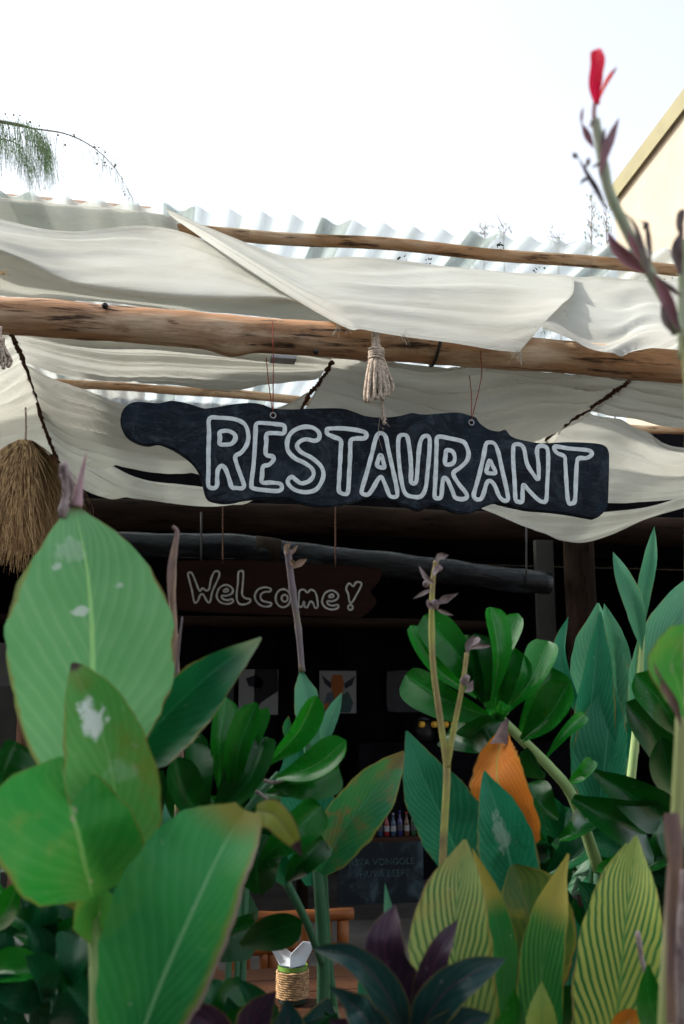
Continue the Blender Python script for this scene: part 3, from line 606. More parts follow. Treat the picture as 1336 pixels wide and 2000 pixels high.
# ================================================================== rope bundles
def rope_bundle(label, px, py, Y, s=1.0, tail=True):
    o = thing('rope_bundle', label, 'rope', P(px, py, Y), 'coiled rope bundles on the beam')
    for q in range(11):
        a = q/11*6.28; dx = math.cos(a)*17*s; dz = math.sin(a)*.026*s; L = 128*s+random.uniform(-14,8)
        w_ = random.uniform(3,7)
        pts = [(px+random.uniform(-6,6),py-2,Y+.004),(px+dx*.35,py+28*s,Y+dz*.4),(px+dx*.45,py+44*s,Y+dz*.4),(px+dx*.95,py+75*s,Y+dz),(px+dx*1.35,py+L-10,Y+dz*1.2),(px+dx*1.35+w_*.7,py+L,Y+dz*1.2),(px+dx*1.3+w_*1.6,py+L-12,Y+dz*1.2),(px+dx+w_,py+80*s,Y+dz*.9),(px+dx*.4+w_*.3,py+44*s,Y+dz*.4)]
        mb = MB(); mb.tube(pxpath(pts, 60), .0060*s, 9, True, (.22,3,620)); mb.build('rope_loop', M['rope'], o)
    mb = MB()
    for q in range(5):
        c = P(px, py+(34+q*5)*s, Y); mb.tube([c+Vector((math.cos(a)*.023*s, math.sin(a)*.021*s, .004*math.sin(a+q))) for a in np.linspace(0,6.28,20)], .005*s, 7, False, (.2,3,600))
    mb.build('wrapping', M['rope'], o)
    mb = MB()
    for q in range(60):                                                   # frayed fibres
        x, y = px+random.gauss(0,14)*s, py+random.uniform(0,130)*s; p = P(x, y, Y-.02*random.random()); e = p+Vector((random.gauss(0,.012),random.gauss(-.004,.006),random.gauss(-.006,.010)))
        mb.add([p, p+Vector((.0007,0,.0007)), e], [(0,1,2)])
    if tail:
        mb.tube(pxpath([(px+6,py+115,Y),(px+12,py+140,Y-.01),(px+14,py+165,Y-.012),(px+16,py+182,Y-.012)], 30), [.0042]*18+[.0055,.006,.007,.008,.008,.007,.006,.005,.006,.007,.005,.003], 8, True, (.3,3,600), .15)
        mb.tube(pxpath([(px+8,py+160,Y-.012),(px+4,py+200,Y-.014),(px+12,py+232,Y-.014)], 12), .0006, 4)
        for q in range(50):
            p = P(px+15+random.gauss(0,4), py+random.uniform(150,188), Y-.012); e = p+Vector((random.gauss(0,.009),random.gauss(0,.006),random.gauss(-.007,.007)))
            mb.add([p, p+Vector((.0008,0,.0008)), e], [(0,1,2)])
    mb.build('frayed_end', M['rope'], o, True, 'stuff')
rope_bundle('tied bundle of grey rope hanging from the beam above the middle of the sign', 735, 648, 3.08)
rope_bundle('tied bundle of grey rope hanging at the left edge of the photo', -2, 640, 3.10, .62, False)

# ================================================================== straw tassel
def straw_lamp():
    Y = 3.55; top = P(50, 862, Y); s = pxm(top); o = thing('straw_tassel', 'bushy dry straw tassel lampshade hanging on a cord at the left', 'lampshade', top)
    cord(o, [(50,796,Y),(51,830,Y),(50,866,Y)], .0035, 'rope', 10)
    mb = MB()
    for q in range(1900):
        a = random.uniform(0, 6.283); rr = math.sqrt(random.random()); L = random.uniform(150,255)*(.78+.22*(1-rr*.4))
        R0 = 12*rr+4; R1 = (106+random.gauss(0,13))*rr+random.gauss(0,10); R2 = R1*1.15+random.gauss(0,16)
        wz = random.gauss(0,.30)
        def pt(r, d, aa): return top+Vector((math.cos(aa)*r*s, math.sin(aa)*r*s, -d*s))
        pth = [pt(R0, 0, a), pt(R0*.6+R1*.34, L*.16, a), pt(R1*.78, L*.45, a+wz*.3), pt(R1, L*.75, a+wz*.6), pt(R2, L+random.uniform(-18,20), a+wz)]
        pth = [Vector(p) for p in catmull([tuple(p) for p in pth], 8)]
        wd = random.uniform(.0010,.0022); V = []
        sd_ = Vector((-math.sin(a+.6), math.cos(a+.6), 0))
        for i, p in enumerate(pth): V += [p-sd_*wd*(1-.1*i), p+sd_*wd*(1-.1*i)]
        mb.add(V, [(2*i,2*i+1,2*i+3,2*i+2) for i in range(7)])
    mb.build('straw', M['straw'], o, False, 'stuff')
    mb = MB()
    for q in range(3): mb.tube([top+Vector((math.cos(b)*.032, math.sin(b)*.032, -.028-q*.006+.003*math.sin(3*b))) for b in np.linspace(0,6.283,22)], .0035, 6, False)
    mb.build('binding', M['straw'], o)
straw_lamp()
mb = MB()
for q in range(40):
    a = P(-8,533,3.1); e = P(random.uniform(5,26), 532+random.gauss(0,6), 3.1+random.gauss(0,.01)); mb.add([a, a+Vector((0,0,.0015)), e], [(0,1,2)])
o = mb.build('straw_tuft', M['straw'], None, False); tag(o, 'tiny tuft of straw poking in at the left edge above the beam', 'straw tuft')

# ================================================================== DARK ROOM BEHIND
INY = 6.76
def planks(parent, x0, x1, y, z0, z1, wd, mat, vertical=True):
    x = x0
    while x < x1:
        w2 = wd*random.uniform(.85,1.15); mb = MB(); mb.box((x+w2/2, y+random.choice([0,.014]), (z0+z1)/2), (w2+.02,.025,z1-z0), None, .003); mb.build('plank', mat, parent, False); x += w2
bh = thing('back_building', 'dark timber restaurant room behind the terrace with open front', 'building', (0, INY, 0))
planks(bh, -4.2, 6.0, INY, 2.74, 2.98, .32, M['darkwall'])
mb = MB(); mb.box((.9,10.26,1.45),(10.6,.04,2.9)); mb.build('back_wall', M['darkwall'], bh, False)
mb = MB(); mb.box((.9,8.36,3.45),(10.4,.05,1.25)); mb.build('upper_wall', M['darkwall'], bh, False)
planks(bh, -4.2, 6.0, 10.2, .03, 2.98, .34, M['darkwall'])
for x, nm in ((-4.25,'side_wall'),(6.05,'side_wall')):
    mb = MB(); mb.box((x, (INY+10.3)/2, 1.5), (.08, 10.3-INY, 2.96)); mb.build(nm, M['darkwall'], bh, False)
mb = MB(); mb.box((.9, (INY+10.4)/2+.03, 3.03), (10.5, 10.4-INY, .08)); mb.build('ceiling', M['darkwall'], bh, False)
mb = MB(); pt = P(130, 386, 8.6); xr = P(296, 404, 8.6).x
mb.box(((xr-5)/2, 8.75, (pt.z+3.42)/2), (xr+5, .25, pt.z-3.42)); mb.build('parapet', M['peach'], bh, False)
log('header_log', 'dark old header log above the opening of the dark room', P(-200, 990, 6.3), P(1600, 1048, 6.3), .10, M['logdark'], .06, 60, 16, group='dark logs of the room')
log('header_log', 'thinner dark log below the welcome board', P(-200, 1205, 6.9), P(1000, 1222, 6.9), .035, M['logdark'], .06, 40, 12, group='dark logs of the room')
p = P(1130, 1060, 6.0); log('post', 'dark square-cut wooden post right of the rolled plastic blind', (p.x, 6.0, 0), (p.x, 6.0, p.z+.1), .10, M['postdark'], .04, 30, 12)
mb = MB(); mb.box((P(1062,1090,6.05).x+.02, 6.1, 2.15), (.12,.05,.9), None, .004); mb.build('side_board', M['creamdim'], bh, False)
# rolled blind
rb = thing('rolled_blind', 'rolled-up shiny clear plastic blind hanging under the header log', 'blind', P(600, 1080, 5.9))
path = pxpath([(150,1062,5.9),(300,1064,5.9),(490,1070,5.9),(600,1085,5.9),(800,1108,5.9),(950,1126,5.9),(1072,1140,5.9)], 60)
mb = MB(); V, F, UV = tube_geo(path, [.075]*60, 24); V = [v+Vector((0, .012*noise.noise(v*6), .014*noise.noise(v*5+Vector((3,0,0))))) for v in V]; mb.add(V, F, UV); mb.build('plastic_roll', M['pvc'], rb)
mb = MB(); c0 = pxpath([(497,1071,5.9),(545,1078,5.9)], 4); mb.tube(c0, [.079]*4, 24); M['tape'] = plain('brown tape', (.012,.009,.006), .8, .08, .2, 10, .1); mb.build('tape_strap', M['tape'], rb)
for x, y0 in ((393,1020),(1028,1050)):
    mb = MB(); mb.tube(pxpath([(x,y0-20,5.82),(x,y0+90,5.81)], 4), .006, 6); mb.build('strap', M['black'], rb)
# welcome sign
WY = 5.5
ws = thing('welcome_sign', 'brown wooden board reading Welcome! in grey outlined letters, a heart for the exclamation mark', 'sign', P(540, 1150, WY))
board('board', [(342,1100),(345,1096),(420,1094),(500,1095),(600,1100),(690,1105),(738,1110),(747,1118),(738,1140),(724,1155),(736,1172),(728,1188),(712,1202),(690,1207),(600,1203),(450,1198),(350,1192),(340,1186),(337,1140)], WY, .025, M['welcome'], ws, .003, 80)
ZW = lambda l: [(x/2.672+300, y/2.672+1000) for x, y in l]
circ = lambda cx, cy, rx, ry, n=14: [(cx+rx*math.cos(a), cy+ry*math.sin(a)) for a in np.linspace(0, 6.283, n, endpoint=False)]
e1 = [(330,430),(345,395),(380,380),(412,400),(408,425),(380,437),(357,436),(360,452),(385,460),(410,455),(413,470),(385,480),(350,472),(332,450)]; e1i = [(365,412),(380,400),(390,410),(375,417)]
WEL = [[ZW([(180,320),(200,320),(222,370),(240,412),(255,397),(275,410),(290,400),(300,350),(318,312),(340,312),(342,335),(322,380),(305,420),(295,467),(280,467),(258,430),(243,435),(228,468),(212,468),(200,410),(185,350)])],
 [ZW(e1), ZW(e1i)], [ZW([(442,320),(453,308),(468,315),(465,380),(462,430),(480,450),(503,455),(502,470),(475,482),(445,477),(433,440),(440,370)])],
 [ZW([(528,440),(545,405),(580,393),(610,400),(607,415),(577,418),(558,435),(565,460),(590,470),(613,475),(609,490),(575,493),(543,475)])],
 [ZW(circ(676,450,39,47)), ZW(circ(684,450,16,18))],
 [ZW([(762,412),(785,405),(803,420),(822,405),(847,425),(857,490),(842,500),(832,475),(817,468),(802,497),(788,492),(785,468),(775,492),(757,492),(758,450)])],
 [ZW([(x*1.0+550, y+29) for x, y in e1]), ZW([(x+550, y+29) for x, y in e1i])],
 [ZW([(1008,388),(1022,372),(1042,388),(1057,367),(1080,368),(1083,385),(1060,430),(1035,472),(1022,467),(1016,430),(1006,405)]), ZW(circ(1027,498,12,13,10))]]
for s in WEL:
    mb = MB(); [ribbon(mb, q, WY, 3.9, h=.002) for q in s]; mb.build('letter', M['greypaint'], ws, False)
for x, y in ((435,1100),(655,1108)): cord(ws, [(x,y,WY),(x,y-60,WY+.1),(x,y-120,WY+.2)], .004, 'coir', 8)

# interior furnishings on the back wall
def panel(name, label, cat, x0, y0, x1, y1, Y, mat, group=None, thick=.015, parent=None):
    a, b = P(x0, y0, Y), P(x1, y1, Y); o = thing(name, label, cat, ((a.x+b.x)/2, Y, (a.z+b.z)/2), group)
    mb = MB(); mb.box(((a.x+b.x)/2, Y+thick/2, (a.z+b.z)/2), (abs(b.x-a.x), thick, abs(a.z-b.z)), None, .002); mb.build('sheet', mat, o, False); return o
def flat(o, name, pts, Y, c, rough=.7):
    key = 'print%s' % (c,)
    if key not in M: M[key] = plain('print colour', c, rough, .2, .15, 30, 0)
    mesh(name, [P(x, y, Y) for x, y in pts], [tuple(range(len(pts)))], M[key], o, False)
g = 'pictures on the dark back wall'; BW = 10.15
o = panel('picture', 'white picture with a colourful long-necked animal head, on the dark back wall', 'picture', 624, 1310, 696, 1393, BW, M['paper'], g)
flat(o, 'printed_shape', [(650,1318),(668,1318),(672,1335),(668,1362),(662,1375),(655,1375),(648,1350),(646,1330)], BW-.004, (.30,.10,.03))
flat(o, 'printed_shape', [(648,1335),(628,1318),(634,1335),(646,1345)], BW-.004, (.03,.03,.05)); flat(o, 'printed_shape', [(672,1335),(694,1320),(688,1338),(674,1346)], BW-.004, (.03,.04,.06))
flat(o, 'printed_shape', [(640,1352),(650,1352),(655,1378),(645,1393),(632,1391),(634,1370)], BW-.005, (.10,.12,.16)); flat(o, 'printed_shape', [(668,1358),(680,1350),(690,1372),(684,1392),(660,1391),(662,1376)], BW-.005, (.05,.10,.10)); flat(o, 'printed_shape', [(634,1374),(644,1372),(640,1388),(632,1386)], BW-.006, (.35,.12,.03))
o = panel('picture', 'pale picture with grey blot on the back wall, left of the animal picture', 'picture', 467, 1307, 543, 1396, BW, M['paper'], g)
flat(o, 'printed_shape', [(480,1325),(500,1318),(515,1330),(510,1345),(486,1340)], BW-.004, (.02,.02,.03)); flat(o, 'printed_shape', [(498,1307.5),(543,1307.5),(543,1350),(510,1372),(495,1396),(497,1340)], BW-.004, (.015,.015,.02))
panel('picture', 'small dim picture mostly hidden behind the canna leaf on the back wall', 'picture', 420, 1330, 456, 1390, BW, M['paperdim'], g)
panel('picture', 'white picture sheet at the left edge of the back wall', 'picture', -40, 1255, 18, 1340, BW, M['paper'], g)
o = thing('wall_plate', 'grey rounded rectangular plate on the dark wall left of the rosette of glossy leaves', 'wall plate', P(790,1350,BW))
board('plate', [(756,1318),(764,1311),(800,1309),(836,1311),(842,1320),(842,1375),(836,1389),(800,1391),(764,1390),(756,1380)], BW-.02, .02, M['paperdim'], o, .003)
# pale wall patch at left with post
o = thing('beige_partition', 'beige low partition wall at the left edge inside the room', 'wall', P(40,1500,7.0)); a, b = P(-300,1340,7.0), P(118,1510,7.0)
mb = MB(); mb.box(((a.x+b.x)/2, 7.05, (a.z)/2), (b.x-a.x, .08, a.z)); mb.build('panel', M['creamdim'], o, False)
p = P(47, 1390, 6.8); M['postbrown'] = wood('brown post', (.16,.08,.05), (.10,.05,.03), (.03,.015,.01), 'Z'); log('post', 'short brown wooden post in front of the beige partition', (p.x, 6.8, 0), (p.x, 6.8, p.z), .04, M['postbrown'], .05, 16, 10)
# shelf with bottles, blackboard
sh = P(770, 1634, 7.6); o = thing('bar_shelf', 'dark wooden bar shelf behind the mottled leaf, holding bottles', 'shelf', (sh.x, 7.6, 0))
mb = MB(); mb.box((sh.x+.1, 7.7, sh.z-.02), (1.6,.3,.035), None, .003); mb.build('shelf_board', M['tablewood'], o, False)
for x in (-.68,.88):
    mb = MB(); mb.box((sh.x+x, 7.72, (sh.z-.04)/2), (.05,.24,sh.z-.04)); mb.build('upright', M['postdark'], o, False)
def bottle(x, y, z, h, r, c, cap, label):
    o = thing('bottle', label, 'bottle', (x, y, z), 'bottles on the bar shelf')
    key = 'bottle%s' % (c,); 
    if key not in M: M[key] = plain('bottle glass', c, .15, .6, .1, 8, 0)
    key2 = 'cap%s' % (cap,)
    if key2 not in M: M[key2] = plain('bottle cap', cap, .4, .4, .1, 8, 0)
    mb = MB(); zs = [(0,.9),(.03,1),(.55,1),(.68,.75),(.76,.38),(.95,.36)]; mb.tube([(x,y,z+h*a) for a, _ in zs], [r*b for _, b in zs], 12); mb.build('glass', M[key], o)
    mb = MB(); mb.tube([(x,y,z+h*.93),(x,y,z+h)], [r*.42]*2, 10); mb.build('cap', M[key2], o)
    mb = MB(); mb.tube([(x,y,z+h*.2),(x,y,z+h*.45)], [r*1.02]*2, 12, False); mb.build('bottle_label', M['paper' if cap[0] > .2 else 'paperdim'], o)
cols = [((.02,.05,.09),(.05,.1,.2)),((.16,.01,.015),(.3,.02,.02)),((.02,.05,.09),(.3,.3,.32)),((.02,.02,.10),(.05,.05,.3)),((.09,.04,.02),(.3,.02,.02)),((.02,.06,.03),(.05,.1,.05)),((.10,.01,.02),(.2,.2,.2)),((.06,.05,.03),(.02,.02,.02))]
desc = ['first bottle from the left, dark blue', 'red bottle beside the first dark blue one', 'dark blue bottle with pale cap next to the red one', 'violet blue bottle, fourth on the shelf', 'brown bottle with red cap', 'green bottle towards the right', 'dark red bottle with grey cap', 'last bottle on the right, dull olive']
for q in range(8):
    p = P(742+q*13, 1620, 7.65); bottle(p.x, 7.65, sh.z+.0, random.uniform(.15,.2), .021, *cols[q], desc[q]+' on the bar shelf')
o = thing('blackboard', 'blackboard menu with faint chalk lettering below the bottle shelf', 'blackboard', P(740,1690,7.3))
k = NT('chalky slate'); v = k.coord('Object'); k.base(k.mix(k.math('MULTIPLY', k.ramp(k.noise(v,5,5,.6,.8),.48,.75),.8), (.008,.012,.016), (.05,.085,.10)), .8, .2); M['slate'] = k.m
a, b = P(660,1648,7.3), P(828,1762,7.3); mb = MB(); mb.box(((a.x+b.x)/2,7.31,(a.z+b.z)/2), (b.x-a.x,.02,a.z-b.z), None, .002); mb.build('slate', M['slate'], o, False)
M['chalk'] = plain('blue chalk', (.045,.075,.085), .9, .1, .4, 60, 0)
def text(parent, s, px, py, Y, hpx, name='lettering', mat='chalk'):
    cu = bpy.data.curves.new('t', 'FONT'); cu.body = s; cu.size = hpx*1.38*pxm(P(px,py,Y)); cu.resolution_u = 3; cu.extrude = .0008
    t = bpy.data.objects.new('t', cu); COL.objects.link(t); bpy.context.view_layer.update()
    me = bpy.data.meshes.new_from_object(t.evaluated_get(bpy.context.evaluated_depsgraph_get())); bpy.data.objects.remove(t)
    me.transform(Matrix.Translation(P(px,py,Y)-root_loc(parent)) @ Matrix.Rotation(R(90),4,'X')); me.materials.clear(); me.materials.append(M[mat])
    o = bpy.data.objects.new(name, me); COL.objects.link(o); o.parent = parent; return o
text(o, 'PASTA VONGOLE', 672, 1692, 7.295, 13); text(o, 'HUS & BEEF', 702, 1714, 7.295, 13)
# counter things: yellow pieces in place of glimpsed daylight and round pot under the rosette
ct = thing('bar_counter', 'dark bar counter deep in the room behind the dry stalk', 'counter', P(880,1460,8.8)); a = P(700,1452,8.8); b = P(1200,1452,8.8)
mb = MB(); mb.box(((a.x+b.x)/2, 9.1, a.z/2), (b.x-a.x,.6,a.z), None, .005); mb.build('counter_body', M['darkwall'], ct, False)
M['yellow'] = plain('yellow daylight colour', (.75,.42,.05), .5, .3, .15, 8, 0)  # solid yellow stands in for daylight glimpsed behind the bar
for q, (x, lab) in enumerate(((824,'leftmost'),(848,'second from the left'),(870,'middle'),(886,'fourth from the left'),(945,'rightmost'))):
    c = P(x, 1415, 8.75); o = thing('yellow_daylight_piece', lab+' of the tiny yellow pieces standing in for daylight glimpsed above the dark bar', 'daylight_piece', c, 'yellow pieces standing in for daylight above the bar')
    mb = MB(); mb.tube([c+Vector((0,0,h)) for h in (-.028,-.022,0,.022,.028)], [.010,.026,.032,.026,.010], 12); mb.build('shade', M['yellow'], o)
    mb = MB(); mb.tube([c+Vector((0,0,.026)), c+Vector((0,0,.30))], .003, 5); mb.build('wire', M['black'], o)
c = P(843, 1432, 8.7); o = thing('round_pot', 'dark round lidded pot on the bar counter', 'pot', Vector((c.x,8.7,a.z)))
mb = MB(); mb.tube([(c.x,8.95,a.z+h) for h in (0,.02,.09,.16,.2)], [.06,.085,.1,.085,.05], 16); mb.build('body', M['black'], o)
mb = MB(); mb.tube([(c.x,8.95,a.z+h) for h in (.196,.206,.225)], [.055,.055,.012], 14); mb.build('lid', M['paperdim'], o)

# ================================================================== table, chairs, jar
TY = 3.25; jb = P(571, 1958, TY); TZ = jb.z
tb = thing('dining_table', 'brown wooden dining table with a rope-wrapped jar on it', 'table', (jb.x, TY+.1, 0))
for q in range(5):
    mb = MB(); mb.box((jb.x, TY-.26+q*.15, TZ-.02), (1.3,.144,.036), None, .004); mb.build('plank', M['tablewood'], tb, False)
for sx in (-1,1):
    for sy in (-1,1):
        mb = MB(); mb.box((jb.x+sx*.58, TY+.04+sy*.28, (TZ-.04)/2), (.06,.06,TZ-.04), None, .004); mb.build('leg', M['tablewood'], tb, False)
jar = thing('jar', 'glass jar wrapped in brown rope holding a white napkin on the table', 'jar', jb); s = pxm(jb)
mb = MB(); mb.tube([jb+Vector((0,0,h*s)) for h in (0,3,10,60,68)], [27*s,29*s,29*s,29*s,27*s], 24); mb.build('glass', M['glassdark'], jar)
mb = MB()
hel = [jb+Vector((math.cos(t)*30.5*s, math.sin(t)*30.5*s, (10+t/6.283*4.1)*s)) for t in np.linspace(0, 6.283*12.2, 420)]
mb.tube(hel, 2.25*s, 6, True, (.25,2,900)); mb.build('rope_wrap', M['jute'], jar)
mb = MB(); mb.tube([jb+Vector((0,0,h*s)) for h in (61.5,70)], [29.5*s]*2, 24, False); mb.build('rim_band', M['greenband'], jar)
nap = thing('napkin', 'white paper napkin folded into two points standing in the jar', 'napkin', jb+Vector((0,0,60*s)))
for (sgn, tx, ty) in ((-1,524,1838),(1,607,1838)):
    V, F = [], []; nU, nV = 12, 12; base = (571, 1893); mid = (570, 1864)
    for i in range(nV):
        t = i/(nV-1)
        for j in range(nU):
            u = j/(nU-1)
            outer = (571+sgn*(22+ 24*t**1.2 if sgn > 0 else 22+26*t**1.2), 1893-(48 if sgn<0 else 52)*t); inner = (571-sgn*4+sgn*(30 if sgn<0 else 26)*max(0,t-.45)/.55, 1893-(30 if t>.5 else 60*t)-(24 if sgn > 0 else 20)*max(0,t-.5)*2)
            x = inner[0]*(1-u)+outer[0]*u; y = inner[1]*(1-u)+outer[1]*u
            V.append(P(x, y, TY-.03+.035*u+.02*math.sin(u*3)*t-sgn*.006))
    for i in range(nV-1):
        for j in range(nU-1): F.append((i*nU+j, i*nU+j+1, (i+1)*nU+j+1, (i+1)*nU+j))
    f = mesh('fold', V, F, M['napkin'], nap); md = f.modifiers.new('s','SOLIDIFY'); md.thickness = .0015
def chair(label, px0, px1, pyT, Y, slats, r=.022):
    a, b = P(px0, pyT, Y), P(px1, pyT+10, Y); z = (a.z+b.z)/2; o = thing('chair', label, 'chair', ((a.x+b.x)/2, Y, 0), 'orange log chairs at the table')
    def lg(p, q, rr, nm, mat):
        mb = MB(); n = 12; pth = [Vector(p).lerp(Vector(q), i/(n-1))+Vector((random.gauss(0,.0012),random.gauss(0,.0012),random.gauss(0,.0012))) for i in range(n)]
        mb.tube(pth, [rr*(1+.05*noise.noise(x*9)) for x in pth], 12); mb.build(nm, M[mat], o)
    lg((a.x-.02,Y,z), (b.x+.02,Y,z), r*1.05, 'top_rail', 'orangeX'); lg((a.x,Y,z-.10*1.0), (b.x,Y,z-.12), r*.8, 'lower_rail', 'orangeX')
    for x in (a.x, b.x-.02): lg((x,Y,0), (x,Y,z-.02), r*1.05, 'leg', 'orange')
    for x in (a.x, b.x-.02): lg((x,Y-.42,0), (x,Y-.42,.44), r, 'leg', 'orange')
    for q in slats: lg((a.x+(b.x-a.x)*q,Y,.44), (a.x+(b.x-a.x)*q,Y,z-.02), r*.72, 'slat', 'orange')
    for q in range(6): lg((a.x,Y-.42+q*.08,.45), (b.x-.02,Y-.42+q*.08,.45), r*.9, 'seat_pole', 'orangeX')
chair('orange varnished log chair beyond the jar, its top rail showing above the napkin', 455, 680, 1785, 3.95, (.12,.38,.62,.82))
chair('orange log chair left of the jar, two stout slats showing beside the big leaf', 385, 548, 1848, 3.75, (.2,.42,.8), .024)

# ================================================================== right house, far trees, casuarina
HY = 14.0; c0 = P(1200, 392, HY)
hs_o = thing('house', 'cream plastered house with sloping eave at the upper right', 'house', (c0.x, HY, 0))
p1 = P(1200, 392, HY); p2 = P(1490, 14, HY-3.6)
run = (p2-p1); zt = lambda t: p1.z+run.z*t
wallpts = [p1, p2]; nx_ = run.normalized()
V = [(p1.x,p1.y,0),(p2.x,p2.y,0),(p2.x,p2.y,p2.z),(p1.x,p1.y,p1.z)]
bk = Vector((3.5,4,0))
V += [(v[0]+bk.x, v[1]+bk.y, v[2]) for v in V]
mesh('wall', V, [(0,1,2,3),(1,5,6,2),(5,4,7,6),(4,0,3,7)], M['cream'], hs_o, False)
# roof: slab following the rake with overhang towards the viewer and a fascia board
ov = Vector((-.07,-.08,0)); th = Vector((0,0,.16)); e0 = p1-run*.03; e1 = p2+run*.02
def prism(a, b, d1, d2):
    V = [a, b, b+d1, a+d1]; V += [v+d2 for v in V]
    return V, [(0,1,2,3),(7,6,5,4),(0,4,5,1),(1,5,6,2),(2,6,7,3),(3,7,4,0)]
mb = MB(); mb.add(*prism(e0+ov*.92, e1+ov*.92, -ov*.92+bk*1.05, th)); mb.build('roof', M['rooftile'], hs_o, False)
mb = MB(); mb.add(*prism(e0+ov+Vector((0,0,-.06)), e1+ov+Vector((0,0,-.06)), Vector((.02,.05,0)), Vector((0,0,.30)))); mb.build('fascia_board', M['fascia'], hs_o, False)
mb = MB(); mb.tube([P(1258,322,HY-.6), P(1264,400,HY-.3), P(1268,520,HY-.1)], .012, 6); mb.build('cable', M['metal'], hs_o)
# unseen house added out of frame on the left to shade the plants
nb_ = thing('added_shade_house', 'unseen plain plastered house added left of the plant bed to shade it', 'house', (-5.6, -.5, 0))
mb = MB(); mb.box((-5.6,-.5,3.5), (3.0,7.8,7.0)); mb.build('wall', M['added_house'], nb_, False)
mb = MB(); mb.box((-5.6,-.5,7.12), (3.5,8.3,.22), None, .01); mb.build('roof', M['rooftile'], nb_, False)
for y in (-2.6,-.4,1.8):
    mb = MB(); mb.box((-4.10,y,2.0), (.05,.9,1.1), None, .004); w_ = mb.build('window', M['darkwall'], nb_, False)
    mb = MB(); mb.box((-4.08,y,2.0), (.04,.06,1.1)); mb.box((-4.06,y,1.42), (.16,1.1,.05)); mb.build('frame', M['fascia'], w_, False)
M['hedge'] = plain('dark hedge leaves', (.03,.06,.025), .8, .1, .4, 8, .2)
hg = thing('added_hedge', 'unseen tall hedge added behind the camera to block low sky light', 'hedge', (.5, -5.4, 0))  # added out of view to darken low sky light on plants and room
mb = MB(); mb.box((.5,-5.4,1.7), (15,.9,3.4), None, .1); mb.build('hedge_core', M['hedge'], hg, False)
mb = MB()
for q in range(5000):
    c = Vector((random.uniform(-7,8), -4.93+random.uniform(-.03,.1), random.uniform(0,3.45))); a = Vector((random.gauss(0,.05),random.gauss(0,.03),random.gauss(0,.05))); b_ = Vector((random.gauss(0,.03),random.gauss(0,.03),random.gauss(0,.03)))
    mb.add([c-a, c+b_, c+a, c-b_], [(0,1,2,3)])
mb.build('foliage', M['hedge'], hg, False, 'stuff')
# casuarina branch
M['needle'] = plain('grey green needles', (.16,.24,.11), .7, .2, .3, 10, 0); M['bark'] = plain('grey brown bark', (.14,.11,.08), .9, .1, .3, 20, .5)
ca = thing('casuarina_tree', 'casuarina tree whose drooping needled branch hangs in at the upper left', 'tree', (-3.6, 7.4, 0))
mb = MB(); tp = [Vector((-3.6+.05*math.sin(i), 7.4+.04*math.cos(i*2), i*.6)) for i in range(14)]; mb.tube(tp, [.16*(1-i/15) for i in range(14)], 12); mb.build('trunk', M['bark'], ca)
def branch(pts, r, nn, L, cone):
    path = pxpath(pts, 60); path = ([Vector((-3.6,7.4,5.2))] if pts[0][0] < -300 else [])+path
    mb = MB(); mb.tube(path, [r*(1-.85*i/len(path)) for i in range(len(path))], 6); mb.build('branch', M['bark'], ca)
    mb = MB()
    for q in range(nn):
        i = int(len(path)*min(.999, random.betavariate(1.6,1.6) if False else random.random())); p = path[i]+Vector((random.gauss(0,.02),random.gauss(0,.05),random.gauss(0,.02)))
        ll = L*random.uniform(.4,1.1); dx = random.gauss(.10,.09); k_ = 5; V = []
        for s_ in range(k_+1):
            t = s_/k_; c = p+Vector((dx*ll*1.6*t**.8, random.gauss(0,.004)+.05*t*ll, -ll*t**1.25)); V += [c, c+Vector((.0022*(1-t*.7), .001, 0))]
        mb.add(V, [(2*a,2*a+1,2*a+3,2*a+2) for a in range(k_)])
    mb.build('needles', M['needle'], ca, False, 'stuff')
    mb = MB()
    for q in range(cone):
        p = random.choice(path[20:])+Vector((random.gauss(0,.03),random.gauss(0,.03),random.gauss(-.01,.03))); r_ = random.uniform(.004,.008)
        mb.tube([p+Vector((0,0,h*r_)) for h in (-1,-.6,.3,1)], [.3*r_,r_,r_,.3*r_], 6)
    if cone: mb.build('cones', M['bark'], ca, True, 'stuff')
branch([(-320,225,6.2),(-120,225,6.2),(0,236,6.2),(70,255,6.2),(95,300,6.2)], .012, 750, .36, 30)
branch([(-60,228,6.2),(60,250,6.2),(130,262,6.2),(185,290,6.2),(225,330,6.2),(262,392,6.2)], .007, 130, .30, 26)
branch([(-330,260,6.3),(-100,270,6.3),(20,275,6.3),(60,320,6.3)], .010, 450, .30, 10)
